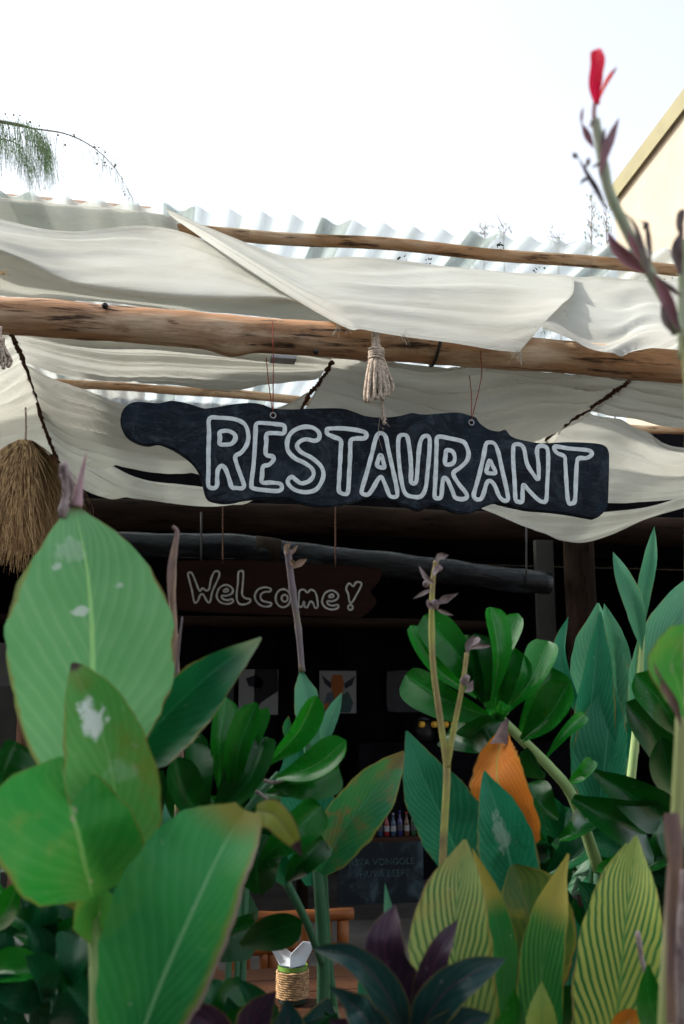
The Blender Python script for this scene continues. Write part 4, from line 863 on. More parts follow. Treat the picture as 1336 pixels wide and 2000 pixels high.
# far wispy trees
M['farleaf'] = plain('far grey green leaf', (.20,.25,.19), .8, .2, .3, 3, 0)
def wispy(px, pyt, pyb, Y, label, spread, nl):
    b = P(px, pyb, Y); t = P(px+random.uniform(-4,4), pyt, Y); o = thing('wispy_tree', label, 'tree', (b.x, Y, 0), 'far wispy trees behind the roof')
    mb = MB(); mb.tube([Vector((b.x,Y,0)), b, t], [.03,.018,.006], 6); mb.build('trunk', M['bark'], o)
    mb = MB(); s = pxm(b)
    for q in range(nl):
        c = b.lerp(t, random.random()**.8)+Vector((random.gauss(0,spread)*s, random.gauss(0,spread)*s, random.gauss(0,4)*s)); 
        for e in range(9):
            d = c+Vector((random.gauss(0,3)*s, random.gauss(0,3)*s, random.gauss(0,3.5)*s)); r_ = random.uniform(1.5,4.0)*s; an = random.random()*6.3
            mb.add([d, d+Vector((r_*math.cos(an), r_*.5, r_*math.sin(an))), d+Vector((-r_*math.sin(an)*.5, r_*.4, r_*math.cos(an)-r_))], [(0,1,2)])
    mb.build('crown', M['farleaf'], o, False, 'stuff')
    mb = MB()
    for q in range(12):
        a = b.lerp(t, random.uniform(.1,.9)); e = a+Vector((random.gauss(0,spread)*s,random.gauss(0,spread)*s,random.uniform(4,20)*s)); mb.tube([a,e], [.015,.004], 4)
    mb.build('twigs', M['bark'], o, True, 'stuff')
wispy(1155, 372, 520, 24, 'tall thin wispy tree left of the cream house, beyond the roof edge', 11, 26)
wispy(1186, 400, 520, 25, 'wispy tree close against the corner of the cream house', 9, 14)
wispy(945, 430, 520, 26, 'low wispy treetop peeking over the roof edge right of the middle', 10, 14)
wispy(985, 432, 520, 27, 'faint treetop peeking over the roof edge next to the low wispy one', 14, 12)
wispy(1090, 452, 520, 26, 'lowest faint treetop just over the roof edge left of the house', 20, 12)

# ================================================================== PLANTS
def plant(name, label, cat, px, Y, group=None):
    p = P(px, 1600, Y); return thing(name, label, cat, (p.x, Y, 0), group)
gc = 'canna lilies in the bed'
# --- big pale canna, front left
c1 = plant('canna_plant', 'large canna at front left with broad pale green leaves and dusty white patch', 'plant', 190, 1.05, gc)
stem(c1, 'stem_green', [(198,2120,1.04),(194,1950,1.04),(188,1850,1.05),(180,1745,1.06),(170,1600,1.12)], 23, 7); ground_stem(c1, 'stem_green', 198, 2115, 1.04, 19)
leaf(c1, 'leaf_pale', [(165,1640,1.14),(175,1490,1.13),(181,1300,1.11),(172,1130,1.12),(146,985,1.16)],
     [(0,20),(.17,80),(.3,122),(.45,154),(.57,165),(.7,138),(.8,100),(.9,58),(.96,28),(1,4)], [(0,20),(.17,68),(.3,112),(.45,152),(.57,157),(.68,138),(.8,92),(.9,46),(.96,18),(1,2)], cup=.12, fold=.12, n=40, m=14, wave=.03)
leaf(c1, 'leaf_dust', [(238,1700,1.02),(228,1570,.99),(198,1430,.99),(160,1340,1.01),(142,1295,1.03)],
     [(0,30),(.2,80),(.45,88),(.65,70),(.82,36),(.93,14),(1,3)], [(0,30),(.1,52),(.25,82),(.45,85),(.62,72),(.8,48),(.93,22),(1,3)], cup=.25, fold=.22, n=36, m=12, wave=.04)
leaf(c1, 'leaf_front', [(180,1752,.99),(160,1660,.965),(138,1570,.97),(116,1478,1.0)],
     [(0,10),(.1,50),(.25,110),(.45,165),(.65,160),(.8,105),(.92,45),(1,3)], [(0,12),(.06,52),(.15,90),(.3,108),(.5,98),(.7,66),(.88,28),(1,3)], cup=.3, fold=.12, n=36, m=14, wave=.05, roll=.25)
leaf(c1, 'leaf_olive', [(196,1800,1.08),(120,1715,1.07),(40,1650,1.08),(-60,1590,1.1)], 42, 42, cup=.3)
leaf(c1, 'leaf_front', [(196,1850,1.06),(192,1800,1.05),(200,1735,1.04)], [(0,4),(.3,22),(.6,45),(1,45)], [(0,4),(.3,20),(.6,38),(1,38)], cup=.9, fold=.5, n=18)
leaf(c1, 'leaf_deep', [(255,1490,1.2),(315,1405,1.17),(400,1325,1.15),(460,1280,1.15),(510,1246,1.17)],
     [(0,16),(.2,28),(.4,38),(.6,36),(.75,22),(.88,10),(1,2)], [(0,30),(.2,70),(.4,86),(.58,74),(.72,46),(.85,22),(1,2)], cup=.35, fold=.3, n=34, m=12, roll=-.2)
# dried flower remnant at the tip
stem(c1, 'stem_red', [(150,990,1.16),(157,940,1.16),(168,888,1.16)], 11, 1.5, 'dry_bract')
stem(c1, 'husk', [(122,1012,1.15),(131,950,1.15),(128,905,1.15)], 9, 5, 'dry_bract', jit=.2)
for (a, b, c_) in (((118,1005),(126,960),(118,925)),((135,990),(142,950),(135,925)),((128,930),(118,915),(128,902))):
    stem(c1, 'husk', [(*a,1.16),(*b,1.15),(*c_,1.15)], 6, 3, 'dry_bract', n=10, jit=.25)
# --- canna with the big lower leaf and curled tip
c2 = plant('canna_plant', 'canna whose large slanting leaf with curled brown tip fills the lower left', 'plant', 260, .98, gc)
leaf(c2, 'leaf_big', [(245,2110,1.0),(305,1945,.96),(372,1790,.95),(428,1670,.97),(478,1582,1.0)],
     [(0,36),(.12,62),(.28,100),(.45,136),(.6,142),(.72,132),(.84,102),(.93,56),(1,22)], [(0,40),(.12,62),(.28,80),(.45,92),(.6,88),(.75,72),(.88,62),(1,36)], cup=.22, fold=.2, n=44, m=14, wave=.05, roll=-.15)
leaf(c2, 'leaf_fold', [(502,1582,1.0),(535,1590,.975),(562,1622,.965),(590,1672,.97)], [(0,12),(.3,26),(.6,22),(.85,10),(1,1)], [(0,18),(.3,34),(.6,26),(.85,10),(1,1)], cup=-.3, fold=.5, n=22)
ground_stem(c2, 'stem_green', 245, 2105, 1.0, 12)
# --- dry stalks at left
d1 = plant('dry_stalk', 'dry pale stalk with curled tip beside the biggest pale leaf', 'plant', 345, 1.45, 'dry flower stalks')
stem(d1, 'leaf_dry', [(352,1500,1.5),(342,1300,1.47),(337,1160,1.45),(341,1075,1.45),(346,1040,1.45),(337,1028,1.45)], 9, 3.5, 'stalk', 30, jit=.1)
leaf(d1, 'leaf_dry', [(330,1180,1.44),(336,1100,1.44),(344,1035,1.44)], 8, 7, prof=LANCE, name='dry_bract', n=14)
stem(d1, 'stem_grey', [(346,1420,1.46),(344,1310,1.45),(356,1205,1.44)], 8, 1.5, 'stalk'); leaf(d1, 'leaf_dry', [(338,1320,1.44),(340,1270,1.44),(350,1235,1.44)], 9, 7, prof=LANCE, name='dry_bract', n=12)
ground_stem(d1, 'stem_dry', 352, 1500, 1.5, 8, 'stalk')
# --- middle canna with grey stalk
c3 = plant('canna_plant', 'middle canna with a bare grey flower stalk and ageing mottled leaf', 'plant', 620, 1.9, gc)
stem(c3, 'stem_dull', [(628,2100,1.92),(632,1900,1.92),(624,1740,1.9),(612,1600,1.92),(600,1450,1.9)], 15, 8); ground_stem(c3, 'stem_dull', 628, 2100, 1.92, 14)
stem(c3, 'stem_dull', [(655,2000,1.95),(640,1850,1.93),(632,1690,1.9)], 9, 7)
stem(c3, 'stem_dull', [(628,1880,1.9),(598,1800,1.86),(560,1725,1.85)], 7, 9)
leaf(c3, 'leaf_deep', [(566,1738,1.85),(545,1690,1.84),(530,1650,1.85),(536,1600,1.88)], 26, 22, cup=.4)
leaf(c3, 'leaf_blue', [(606,1730,1.95),(604,1640,1.95),(592,1540,1.96),(572,1440,1.97)], [(0,8),(.25,55),(.5,62),(.75,46),(1,3)], [(0,8),(.25,56),(.5,62),(.75,44),(1,3)], cup=.3)
leaf(c3, 'leaf_mottle', [(625,1705,1.88),(668,1625,1.84),(722,1555,1.83),(790,1468,1.85)], [(0,10),(.15,34),(.4,50),(.65,46),(.85,26),(1,3)], [(0,10),(.15,36),(.4,54),(.65,48),(.85,24),(1,3)], cup=.25, fold=.25, n=34, m=10)
leaf(c3, 'leaf_bluepale', [(604,1470,1.9),(604,1400,1.88),(588,1308,1.9)], [(0,8),(.3,24),(.55,27),(.8,18),(1,2)], [(0,12),(.25,24),(.5,22),(.7,24),(.85,12),(1,2)], cup=.3, wave=.12)
leaf(c3, 'leaf_bluepale', [(630,1470,1.86),(640,1420,1.85),(668,1352,1.86)], 15, 14, cup=.4)
leaf(c3, 'leaf_mottle', [(556,1440,1.9),(560,1420,1.9),(564,1398,1.9)], 8, 8, n=12)
stem(c3, 'stem_grey', [(590,1312,1.9),(583,1230,1.9),(571,1150,1.9),(562,1075,1.9)], 6, 7, 'flower_stalk', 24, swell=.25)
for (pts, wd) in (([(562,1082),(560,1068),(568,1060)],6),([(568,1085),(576,1072),(582,1064)],3.5),([(572,1110),(585,1100),(600,1092)],7),([(566,1095),(572,1100),(574,1108)],6)):
    leaf(c3, 'leaf_dry', [(x,y,1.89) for x, y in pts], wd, wd, prof=LANCE, name='dry_bract', n=10, m=3, cup=.8)
# --- glossy shrub left
s1 = plant('glossy_shrub', 'glossy bright green shrub with spoon-shaped leaves left of the middle', 'shrub', 470, 1.6, 'glossy round-leaved shrubs')
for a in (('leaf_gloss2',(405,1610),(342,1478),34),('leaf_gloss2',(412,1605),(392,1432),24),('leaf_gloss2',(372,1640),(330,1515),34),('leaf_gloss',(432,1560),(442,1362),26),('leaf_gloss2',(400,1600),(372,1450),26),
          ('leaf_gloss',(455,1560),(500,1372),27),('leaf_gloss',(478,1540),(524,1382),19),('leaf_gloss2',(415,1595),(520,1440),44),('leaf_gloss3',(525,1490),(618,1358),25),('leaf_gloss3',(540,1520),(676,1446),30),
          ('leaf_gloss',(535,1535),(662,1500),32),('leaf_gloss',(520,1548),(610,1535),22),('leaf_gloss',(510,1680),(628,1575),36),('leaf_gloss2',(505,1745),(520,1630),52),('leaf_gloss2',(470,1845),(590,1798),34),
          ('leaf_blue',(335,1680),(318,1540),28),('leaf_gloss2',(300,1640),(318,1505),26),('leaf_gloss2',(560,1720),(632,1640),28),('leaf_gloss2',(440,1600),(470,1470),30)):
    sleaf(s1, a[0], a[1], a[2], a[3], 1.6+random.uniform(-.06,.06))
stem(s1, 'leaf_gloss3', [(470,1560,1.6),(430,1590,1.6),(396,1625,1.6),(370,1800,1.62)], 9, 10, n=16); stem(s1, 'stem_dull', [(545,1510,1.6),(500,1560,1.6),(440,1640,1.6)], 6, 7, n=12); ground_stem(s1, 'stem_dull', 370, 1800, 1.62, 10)
for pts in ([(515,1525),(540,1528),(560,1520)],[(500,1545),(520,1560),(530,1580)],[(490,1520),(505,1505),(525,1500)]): stem(s1, 'husk', [(x,y,1.56) for x, y in pts], 4, 2, 'dry_twig', 8)
# --- dry forked stalk
d2 = plant('dry_stalk', 'tall forked yellow dry stalk with grey husks in front of the rosette', 'plant', 865, 1.5, 'dry flower stalks')
stem(d2, 'stem_dry', [(862,1800,1.5),(866,1650,1.5),(873,1500,1.5),(862,1420,1.5),(846,1300,1.5),(843,1200,1.5),(846,1130,1.5),(852,1095,1.5)], 8, 4.2, 'stalk', 44, swell=.2)
stem(d2, 'stem_dry', [(873,1498,1.5),(885,1430,1.49),(903,1340,1.48),(912,1275,1.48)], 6, 4.2, 'stalk', 24, swell=.2); ground_stem(d2, 'stem_dry', 862, 1795, 1.5, 9, 'stalk')
for (pts, wd) in (([(848,1140),(832,1128),(818,1105)],5),([(846,1150),(828,1158),(806,1170)],4),([(848,1180),(870,1170),(896,1158)],8),([(850,1188),(868,1196),(886,1202)],4),([(852,1100),(858,1088),(876,1084)],7),([(846,1125),(852,1112),(858,1100)],6),
                  ([(845,1185),(838,1180),(836,1170)],7),([(912,1278),(916,1258),(926,1240)],7),([(916,1268),(935,1262),(960,1262)],5),([(904,1340),(910,1325),(914,1318)],8),([(908,1352),(916,1345),(924,1328)],8),([(920,1262),(930,1252),(936,1245)],6)):
    leaf(d2, 'husk', [(x,y,1.48+random.uniform(-.01,.01)) for x, y in pts], wd, wd, prof=LANCE, name='husk', n=10, m=4, cup=.8, wave=.25)
for (x, y, r_) in ((850,1180,9),(832,1140,7),(905,1330,8),(858,1110,6),(920,1255,6)):
    p = P(x, y, 1.49); r_ *= pxm(p); mb = MB(); mb.tube([p+Vector((0,0,h*r_)) for h in (-1,-.6,.2,.8,1.05)], [.3*r_,.8*r_,r_,.6*r_,.1*r_], 8, jitter=.2); mb.build('seed_pod', M['husk'], d2)
# --- rosette shrub right
s2 = plant('glossy_shrub', 'glossy shrub with an upright rosette of bright spoon leaves right of the middle', 'shrub', 1000, 1.8, 'glossy round-leaved shrubs')
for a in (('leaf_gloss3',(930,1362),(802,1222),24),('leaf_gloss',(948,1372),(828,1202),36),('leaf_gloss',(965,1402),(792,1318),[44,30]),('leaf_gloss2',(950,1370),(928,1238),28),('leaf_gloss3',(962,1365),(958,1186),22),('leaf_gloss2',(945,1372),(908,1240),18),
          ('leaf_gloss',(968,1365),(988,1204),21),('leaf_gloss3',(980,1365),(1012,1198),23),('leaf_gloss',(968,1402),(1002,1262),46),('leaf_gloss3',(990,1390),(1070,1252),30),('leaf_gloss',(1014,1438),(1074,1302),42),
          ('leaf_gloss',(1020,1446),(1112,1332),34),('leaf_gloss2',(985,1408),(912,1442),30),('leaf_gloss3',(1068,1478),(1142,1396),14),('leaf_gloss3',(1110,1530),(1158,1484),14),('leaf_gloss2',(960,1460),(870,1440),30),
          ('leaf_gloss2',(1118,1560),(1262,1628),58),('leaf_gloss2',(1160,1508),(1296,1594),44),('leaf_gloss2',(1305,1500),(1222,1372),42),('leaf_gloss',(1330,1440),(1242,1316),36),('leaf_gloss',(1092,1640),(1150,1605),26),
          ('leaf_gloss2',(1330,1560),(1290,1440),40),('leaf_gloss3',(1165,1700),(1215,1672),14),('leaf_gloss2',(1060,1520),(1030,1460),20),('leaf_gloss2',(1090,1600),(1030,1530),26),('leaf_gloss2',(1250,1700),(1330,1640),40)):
    wv = a[3]; kw = {}
    if isinstance(wv, list): kw = dict(); wl_, wr_ = wv
    else: wl_ = wr_ = wv
    sleaf(s2, a[0], a[1], a[2], wl_, 1.8+random.uniform(-.07,.07), wr=wr_)
for q in range(9): sleaf(s2, 'leaf_gloss3', (972+random.uniform(-8,8),1405), (972+random.uniform(-30,30),1380+random.uniform(-12,14)), 6, 1.74)
stem(s2, 'stem_green', [(975,1400,1.82),(1020,1445,1.82),(1075,1500,1.82),(1120,1560,1.83),(1170,1700,1.86)], 9, 12, n=20); ground_stem(s2, 'stem_dull', 1170, 1695, 1.86, 12)
# --- tall blue-green canna right
c4 = plant('canna_plant', 'tall blue-green canna on the right with upright pointed leaves and young shoots', 'plant', 1190, 2.05, gc)
leaf(c4, 'leaf_bluepale', [(1180,1480,2.12),(1172,1380,2.12),(1166,1280,2.12),(1168,1178,2.13)], [(0,20),(.3,50),(.55,54),(.75,40),(.9,16),(1,2)], [(0,20),(.3,56),(.55,60),(.75,44),(.9,16),(1,2)], cup=.3)
leaf(c4, 'leaf_bluepale', [(1205,1440,2.1),(1208,1340,2.09),(1198,1250,2.09),(1180,1178,2.1)], 36, 26, cup=.3, roll=.3)
leaf(c4, 'leaf_blue', [(1140,1560,2.02),(1148,1440,2.0),(1160,1320,2.0),(1172,1195,2.02)], [(0,30),(.3,44),(.5,38),(.75,22),(1,2)], [(0,30),(.3,42),(.5,36),(.75,22),(1,2)], cup=.5, fold=.4, roll=.3)
leaf(c4, 'leaf_blue', [(1150,1420,2.03),(1110,1340,2.02),(1094,1270,2.03),(1110,1204,2.05)], 18, 12, cup=.4)
leaf(c4, 'leaf_bluepale', [(1240,1460,2.08),(1262,1350,2.04),(1300,1240,2.03),(1372,1110,2.06)], 48, 58, cup=.3, n=34, roll=.2)
leaf(c4, 'leaf_blue', [(1160,1640,1.98),(1178,1520,1.96),(1188,1420,1.97),(1196,1330,2.0)], 62, 40, cup=.3)
leaf(c4, 'leaf_speck', [(1215,1520,2.1),(1222,1450,2.1),(1210,1390,2.1)], 34, 26, cup=.3)
leaf(c4, 'leaf_bluepale', [(1254,1270,2.0),(1240,1190,1.98),(1218,1130,1.99),(1197,1078,2.02)], 18, 20, cup=.5, fold=.3)
leaf(c4, 'leaf_bluepale', [(1250,1250,2.0),(1258,1160,1.99),(1270,1095,1.99),(1278,1028,2.01)], 15, 14, cup=.7, fold=.5)
stem(c4, 'stem_green', [(1228,1560,2.04),(1245,1400,2.03),(1252,1270,2.02),(1258,1170,2.01)], 9, 5); ground_stem(c4, 'stem_dull', 1228, 1555, 2.04, 10)
stem(c4, 'stem_dull', [(1150,1800,2.0),(1165,1640,1.98),(1185,1500,1.98)], 9, 6)
# --- centre right canna with the orange leaf
c5 = plant('canna_plant', 'blue-green canna right of the middle with one hanging orange dying leaf', 'plant', 930, 1.55, gc)
leaf(c5, 'leaf_blue', [(912,1720,1.6),(868,1610,1.56),(826,1520,1.55),(794,1428,1.58)], [(0,14),(.15,36),(.4,56),(.65,50),(.85,20),(1,2)], [(0,14),(.2,64),(.42,84),(.62,68),(.82,30),(1,2)], cup=.2, fold=.25, n=38, m=12)
leaf(c5, 'leaf_orange', [(981,1436,1.66),(970,1492,1.63),(984,1560,1.6),(1036,1664,1.63)], [(0,14),(.1,26),(.22,46),(.36,62),(.5,70),(.65,64),(.82,40),(.93,16),(1,2)], [(0,10),(.1,18),(.22,30),(.36,42),(.5,54),(.65,54),(.82,32),(.93,12),(1,2)], cup=.30, fold=.25, n=40, m=12, wave=.16, roll=.5, rag=.07)
leaf(c5, 'leaf_dry_dark', [(992,1404,1.655),(982,1425,1.645),(979,1452,1.63)], [(0,3),(.3,8),(.6,13),(1,24)], [(0,3),(.3,7),(.6,11),(1,22)], n=16, name='dry_leaf_base', cup=-.25, fold=-.1, wave=.2)
leaf(c5, 'leaf_speck', [(1010,1760,1.5),(996,1680,1.48),(976,1600,1.48),(946,1506,1.5)], [(0,30),(.25,60),(.5,56),(.75,34),(.9,16),(1,2)], [(0,30),(.25,54),(.5,56),(.75,38),(.9,14),(1,2)], cup=.3, fold=.2, n=34, m=12)
leaf(c5, 'leaf_olive', [(1010,1960,1.46),(1030,1860,1.44),(1030,1780,1.44),(1000,1690,1.47)], [(0,30),(.3,70),(.6,70),(.85,34),(1,4)], [(0,30),(.3,80),(.6,90),(.85,60),(1,8)], cup=.3)
leaf(c5, 'leaf_blue', [(1100,1980,1.5),(1110,1880,1.5),(1090,1800,1.5),(1060,1740,1.52)], 40, 44, cup=.3)
stem(c5, 'stem_dull', [(960,2060,1.6),(940,1850,1.6),(915,1715,1.6)], 9, 7); ground_stem(c5, 'stem_dull', 960, 2055, 1.6, 10)
# --- striped cannas bottom right
c6 = plant('striped_canna', 'canna with faded yellow-green striped leaves below the forked dry stalk', 'plant', 910, 1.25, 'striped cannas at the bottom')
leaf(c6, 'leaf_vari2', [(920,2110,1.22),(896,1960,1.19),(890,1800,1.2),(908,1640,1.24)], [(0,50),(.2,85),(.4,95),(.6,88),(.78,62),(.92,24),(1,3)], [(0,50),(.2,76),(.4,76),(.6,70),(.78,50),(.92,22),(1,3)], cup=.25, fold=.15, n=44, m=14)
leaf(c6, 'leaf_vari3', [(975,2060,1.26),(985,1900,1.27),(965,1780,1.28),(922,1655,1.29)], 26, 26, cup=.4, roll=.3); ground_stem(c6, 'stem_green', 920, 2105, 1.22, 12)
c7 = plant('striped_canna', 'canna with narrow green leaf turning gold at its tip, between the two yellow striped leaves', 'plant', 1070, 1.3, 'striped cannas at the bottom')
leaf(c7, 'leaf_vari3', [(1055,2080,1.28),(1056,1930,1.25),(1072,1800,1.25),(1110,1668,1.28)], [(0,36),(.3,46),(.5,46),(.7,34),(.88,14),(1,2)], [(0,36),(.3,44),(.5,42),(.7,34),(.88,10),(1,2)], cup=.4, fold=.3, n=34)
leaf(c7, 'leaf_vari', [(1062,2090,1.2),(1058,2000,1.19),(1058,1915,1.2)], 34, 34, prof=LANCE, cup=.3); ground_stem(c7, 'stem_green', 1055, 2075, 1.28, 12)
c8 = plant('striped_canna', 'canna with bright yellow-green boldly striped leaf at the lower right', 'plant', 1215, 1.25, 'striped cannas at the bottom')
leaf(c8, 'leaf_vari', [(1192,2110,1.24),(1208,1960,1.21),(1222,1800,1.21),(1243,1632,1.25)], [(0,50),(.2,82),(.4,92),(.6,78),(.78,52),(.92,20),(1,2)], [(0,50),(.2,90),(.4,92),(.6,76),(.78,48),(.92,18),(1,2)], cup=.25, fold=.2, n=46, m=16)
leaf(c8, 'leaf_vari', [(1160,1900,1.29),(1180,1780,1.28),(1224,1645,1.3)], 30, 40, cup=.3); ground_stem(c8, 'stem_green', 1192, 2105, 1.24, 12)
stem(c8, 'husk', [(1270,1920,1.15),(1255,1880,1.15),(1245,1820,1.15)], 5, 5, 'dry_twig', 12, jit=.15)
sleaf(c8, 'leaf_gloss', (1290,2010), (1265,1880), 36, 1.12, prof=CANNA, wave=.15); leaf(c8, 'leaf_orange', [(1190,2040,1.1),(1225,1995,1.1),(1262,1985,1.1)], 22, 16, n=16)
sleaf(c7, 'leaf_gloss', (985,2060), (1005,1930), 34, 1.1, prof=CANNA)
# --- purple plants
def purple(label, px, data, Y):
    o = plant('purple_plant', label, 'plant', px, Y, 'dark purple foliage plants')
    for (m_, pts, wl_) in data: leaf(o, m_, [(x,y,Y+dy) for x, y, dy in pts], wl_, wl_, prof=LANCE, cup=.2, fold=.35, wave=.12, n=28, m=8)
    ground_stem(o, 'leaf_purple', data[0][1][0][0], data[0][1][0][1], Y+.05, 6)
purple('dark purple leaved plant at the bottom middle, in front of the striped leaf', 790, [('leaf_teal',[(800,2030,.02),(745,1925,-.03),(685,1868,-.04),(606,1852,0)],34),('leaf_purple',[(795,2000,.05),(760,1900,.03),(752,1840,.02),(772,1765,.04)],52),
   ('leaf_purple',[(805,1990,.02),(838,1910,0),(862,1850,0),(895,1795,.02)],27),('leaf_teal',[(800,2040,0),(860,1950,-.04),(915,1905,-.05),(990,1872,-.03)],40),('leaf_teal',[(780,2080,0),(720,2000,-.02),(690,1960,0),(640,1925,0)],34),('leaf_teal',[(830,2080,-.02),(890,2010,-.05),(960,1980,-.05)],44),('leaf_purple',[(740,2090,.04),(700,2030,.02),(640,1990,.02)],40)], 1.02)
purple('dark purple leaved plant at the bottom edge, left of the jar', 470, [('leaf_purple',[(470,2060,0),(410,2000,-.03),(345,1975,-.03),(283,1958,0)],30),('leaf_purple',[(480,2060,0),(500,1990,0),(540,1935,0)],36),('leaf_teal',[(520,2080,.02),(560,2010,0),(560,1950,0)],50),('leaf_purple',[(440,2080,0),(420,2030,0),(440,1975,0)],40)], 1.05)
# thin green blade by the purple plant
gb = plant('grass_blade_plant', 'thin upright green blades rising behind the dark purple plant', 'plant', 757, 1.4)
leaf(gb, 'leaf_bluepale', [(770,1900,1.4),(762,1800,1.4),(752,1724,1.41)], 14, 12, prof=LANCE); leaf(gb, 'leaf_blue', [(700,1990,1.4),(725,1900,1.4),(745,1800,1.42)], 22, 14, prof=LANCE); ground_stem(gb, 'stem_dull', 770, 1895, 1.4, 5)
# --- flowering canna on the right
fc = plant('flowering_canna', 'tall flowering canna at the right edge with one red bloom and purple bracts', 'plant', 1325, .8, gc)
FY = .72
stem(fc, 'stem_right', [(1350,1400,FY),(1352,1100,FY),(1350,800,FY),(1338,660,FY)], 13, 10, 'stem', 30)
stem(fc, 'bract_green', [(1325,650,FY),(1300,585,FY),(1262,520,FY),(1222,445,FY),(1190,375,FY),(1176,310,FY),(1168,262,FY),(1162,235,FY)], 12, 9, 'flower_axis', 40, swell=.12)
stem(fc, 'stem_red', [(1163,250,FY),(1160,220,FY),(1163,195,FY)], 5, 4, 'flower_stalk', 10)
leaf(fc, 'petal', [(1166,205,FY),(1160,165,FY-.01),(1166,125,FY-.01),(1163,97,FY)], [(0,4),(.25,10),(.6,14),(.85,9),(1,1)], [(0,5),(.25,13),(.6,15),(.85,10),(1,1)], name='petal', cup=.9)
leaf(fc, 'petal', [(1165,205,FY+.005),(1168,160,FY+.01),(1170,120,FY+.01),(1164,103,FY)], 10, 9, name='petal', cup=.7)
leaf(fc, 'petal_orange', [(1168,202,FY),(1178,175,FY-.01),(1190,152,FY-.01),(1206,130,FY)], 5, 4, name='petal', prof=LANCE, cup=.8)
br = [([(1172,345),(1182,300),(1196,262),(1210,228)],'stem_red',12),([(1160,290),(1146,262),(1136,240)],'stem_red',9),([(1136,245),(1136,228),(1139,208)],'stem_red',4),([(1150,250),(1158,238),(1160,230)],'husk',4),([(1176,300),(1178,270),(1182,248)],'husk',6),
      ([(1186,415),(1168,375),(1150,345),(1128,305)],'husk',7),([(1150,350),(1140,352),(1132,362)],'husk',5),([(1142,330),(1148,318),(1150,306)],'leaf_dry',6),([(1128,310),(1122,302),(1122,298)],'leaf_dry',7),([(1155,328),(1166,322),(1176,318)],'leaf_dry',4),
      ([(1262,535),(1225,505),(1200,480),(1185,448)],'stem_red',17),([(1250,510),(1236,475),(1226,448)],'stem_red',8),([(1270,545),(1256,490),(1240,440),(1216,412)],'husk',7),([(1255,450),(1262,440),(1268,436)],'husk',9),([(1272,520),(1268,480),(1262,440),(1245,430)],'husk',7),
      ([(1330,650),(1306,600),(1290,560),(1275,530)],'stem_red',14),([(1318,655),(1300,625),(1292,590)],'husk',10),([(1332,580),(1300,555),(1285,540)],'husk',7),([(1325,640),(1310,590),(1300,555)],'stem_red',10)]
for pts, mt, wd in br: leaf(fc, mt, [(x,y,FY-.005) for x, y in pts], wd*.78, wd*.78, prof=LANCE, name='bract', cup=.9, fold=.3, n=16, m=5, wave=.12)
stem(fc, 'bract_green', [(1333,700,FY+.01),(1332,560,FY+.01),(1334,470,FY+.01)], 9, 7, 'flower_axis', 16)
for pts, wd in (([(1330,540),(1322,490),(1330,450)],11),([(1334,470),(1326,430),(1330,412)],7),([(1334,440),(1330,420),(1338,408)],8),([(1330,520),(1318,500),(1316,470)],7)): leaf(fc, 'husk', [(x,y,FY) for x, y in pts], wd, wd, prof=LANCE, name='bract', cup=.9, n=12, m=4)
leaf(fc, 'leaf_front', [(1345,1400,.82),(1322,1330,.8),(1312,1290,.8),(1345,1225,.8)], [(0,8),(.3,30),(.6,44),(.9,30),(1,10)], [(0,8),(.3,20),(1,20)], cup=.4)
stem(fc, 'stem_right', [(1296,2120,.84),(1304,1900,.83),(1320,1650,.82),(1332,1400,.81)], 15, 12, 'stem', 30); ground_stem(fc, 'stem_right', 1296, 2115, .84, 16)
leaf(fc, 'leaf_dry', [(1310,2000,.815),(1312,1850,.81),(1318,1700,.80),(1305,1588,.8)], [(0,8),(.4,9),(.7,12),(.9,14),(1,8)], [(0,10),(.4,12),(.7,14),(.9,22),(1,20)], name='dry_sheath', cup=-.5)
leaf(fc, 'leaf_dry', [(1330,1420,.805),(1318,1380,.8),(1290,1330,.8),(1276,1290,.8)], 8, 10, name='dry_sheath', prof=LANCE)
stem(fc, 'husk', [(1338,2050,.8),(1330,1900,.79),(1340,1700,.79)], 10, 12, 'stem', 14)
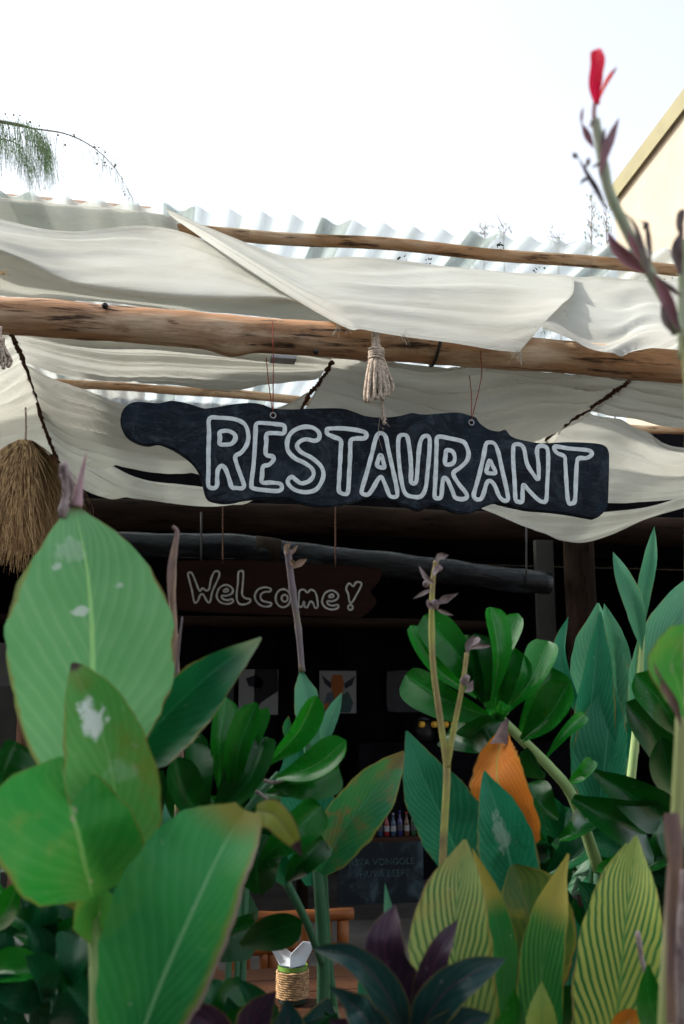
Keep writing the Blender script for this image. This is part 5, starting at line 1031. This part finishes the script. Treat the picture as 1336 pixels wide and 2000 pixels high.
# --- understory: low leafy bushes filling the bed
def bush(label, cx, cy, Y, n, sp, mats, size, prof=SPAT, lo=0):
    o = plant('leafy_bush', label, 'bush', cx, Y, 'low leafy bushes in the bed')
    for q in range(n):
        bx, by = cx+random.gauss(0,sp[0]*.45), cy+abs(random.gauss(0,sp[1]*.5)); a = random.uniform(-1.3,1.3); L = size*random.uniform(.75,1.35)
        tx, ty = bx+math.sin(a)*L, by-math.cos(a)*L*.9
        sleaf(o, random.choice(mats), (bx,by), (tx,ty), L*random.uniform(.2,.3), Y+random.uniform(-.15,.2), prof=random.choice([prof,CANNA]), n=12, m=4)
    for q in range(4):
        b = P(cx+random.uniform(-.3,.3)*sp[0], cy+random.uniform(0,30), Y); mb = MB(); mb.tube([Vector((b.x+random.uniform(-.05,.05), Y, -.02)), b], [.008,.005], 6); mb.build('stem', M['stem_dull'], o)
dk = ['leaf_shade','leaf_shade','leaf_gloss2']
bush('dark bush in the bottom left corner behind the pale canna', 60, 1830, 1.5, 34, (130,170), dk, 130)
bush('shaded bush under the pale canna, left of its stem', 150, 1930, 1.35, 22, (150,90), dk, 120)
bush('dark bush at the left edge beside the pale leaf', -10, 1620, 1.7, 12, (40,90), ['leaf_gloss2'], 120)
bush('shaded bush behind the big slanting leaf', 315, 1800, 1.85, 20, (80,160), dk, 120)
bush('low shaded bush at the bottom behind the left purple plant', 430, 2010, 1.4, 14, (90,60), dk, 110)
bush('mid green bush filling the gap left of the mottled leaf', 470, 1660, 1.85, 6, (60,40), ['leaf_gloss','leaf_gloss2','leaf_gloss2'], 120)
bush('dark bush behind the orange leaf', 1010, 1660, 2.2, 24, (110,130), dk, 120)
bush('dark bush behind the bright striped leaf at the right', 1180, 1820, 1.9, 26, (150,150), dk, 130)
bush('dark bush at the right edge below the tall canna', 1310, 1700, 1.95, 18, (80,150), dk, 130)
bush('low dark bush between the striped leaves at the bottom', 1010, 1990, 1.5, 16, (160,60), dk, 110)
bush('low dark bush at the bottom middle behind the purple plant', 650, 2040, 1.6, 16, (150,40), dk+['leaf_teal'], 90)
e1_ = plant('leafy_bush', 'bush with bright glossy leaves poking in at the left edge', 'bush', 10, 1.25, 'low leafy bushes in the bed')
for a in (('leaf_gloss3',(-40,1905),(78,1900),32),('leaf_gloss3',(-20,1820),(36,1722),24),('leaf_gloss2',(-10,1590),(30,1448),44),('leaf_gloss',(-50,1800),(10,1740),30),('leaf_gloss2',(140,2010),(150,1890),44)): sleaf(e1_, a[0], a[1], a[2], a[3], 1.25)
ground_stem(e1_, 'stem_dull', -40, 1905, 1.25, 6)
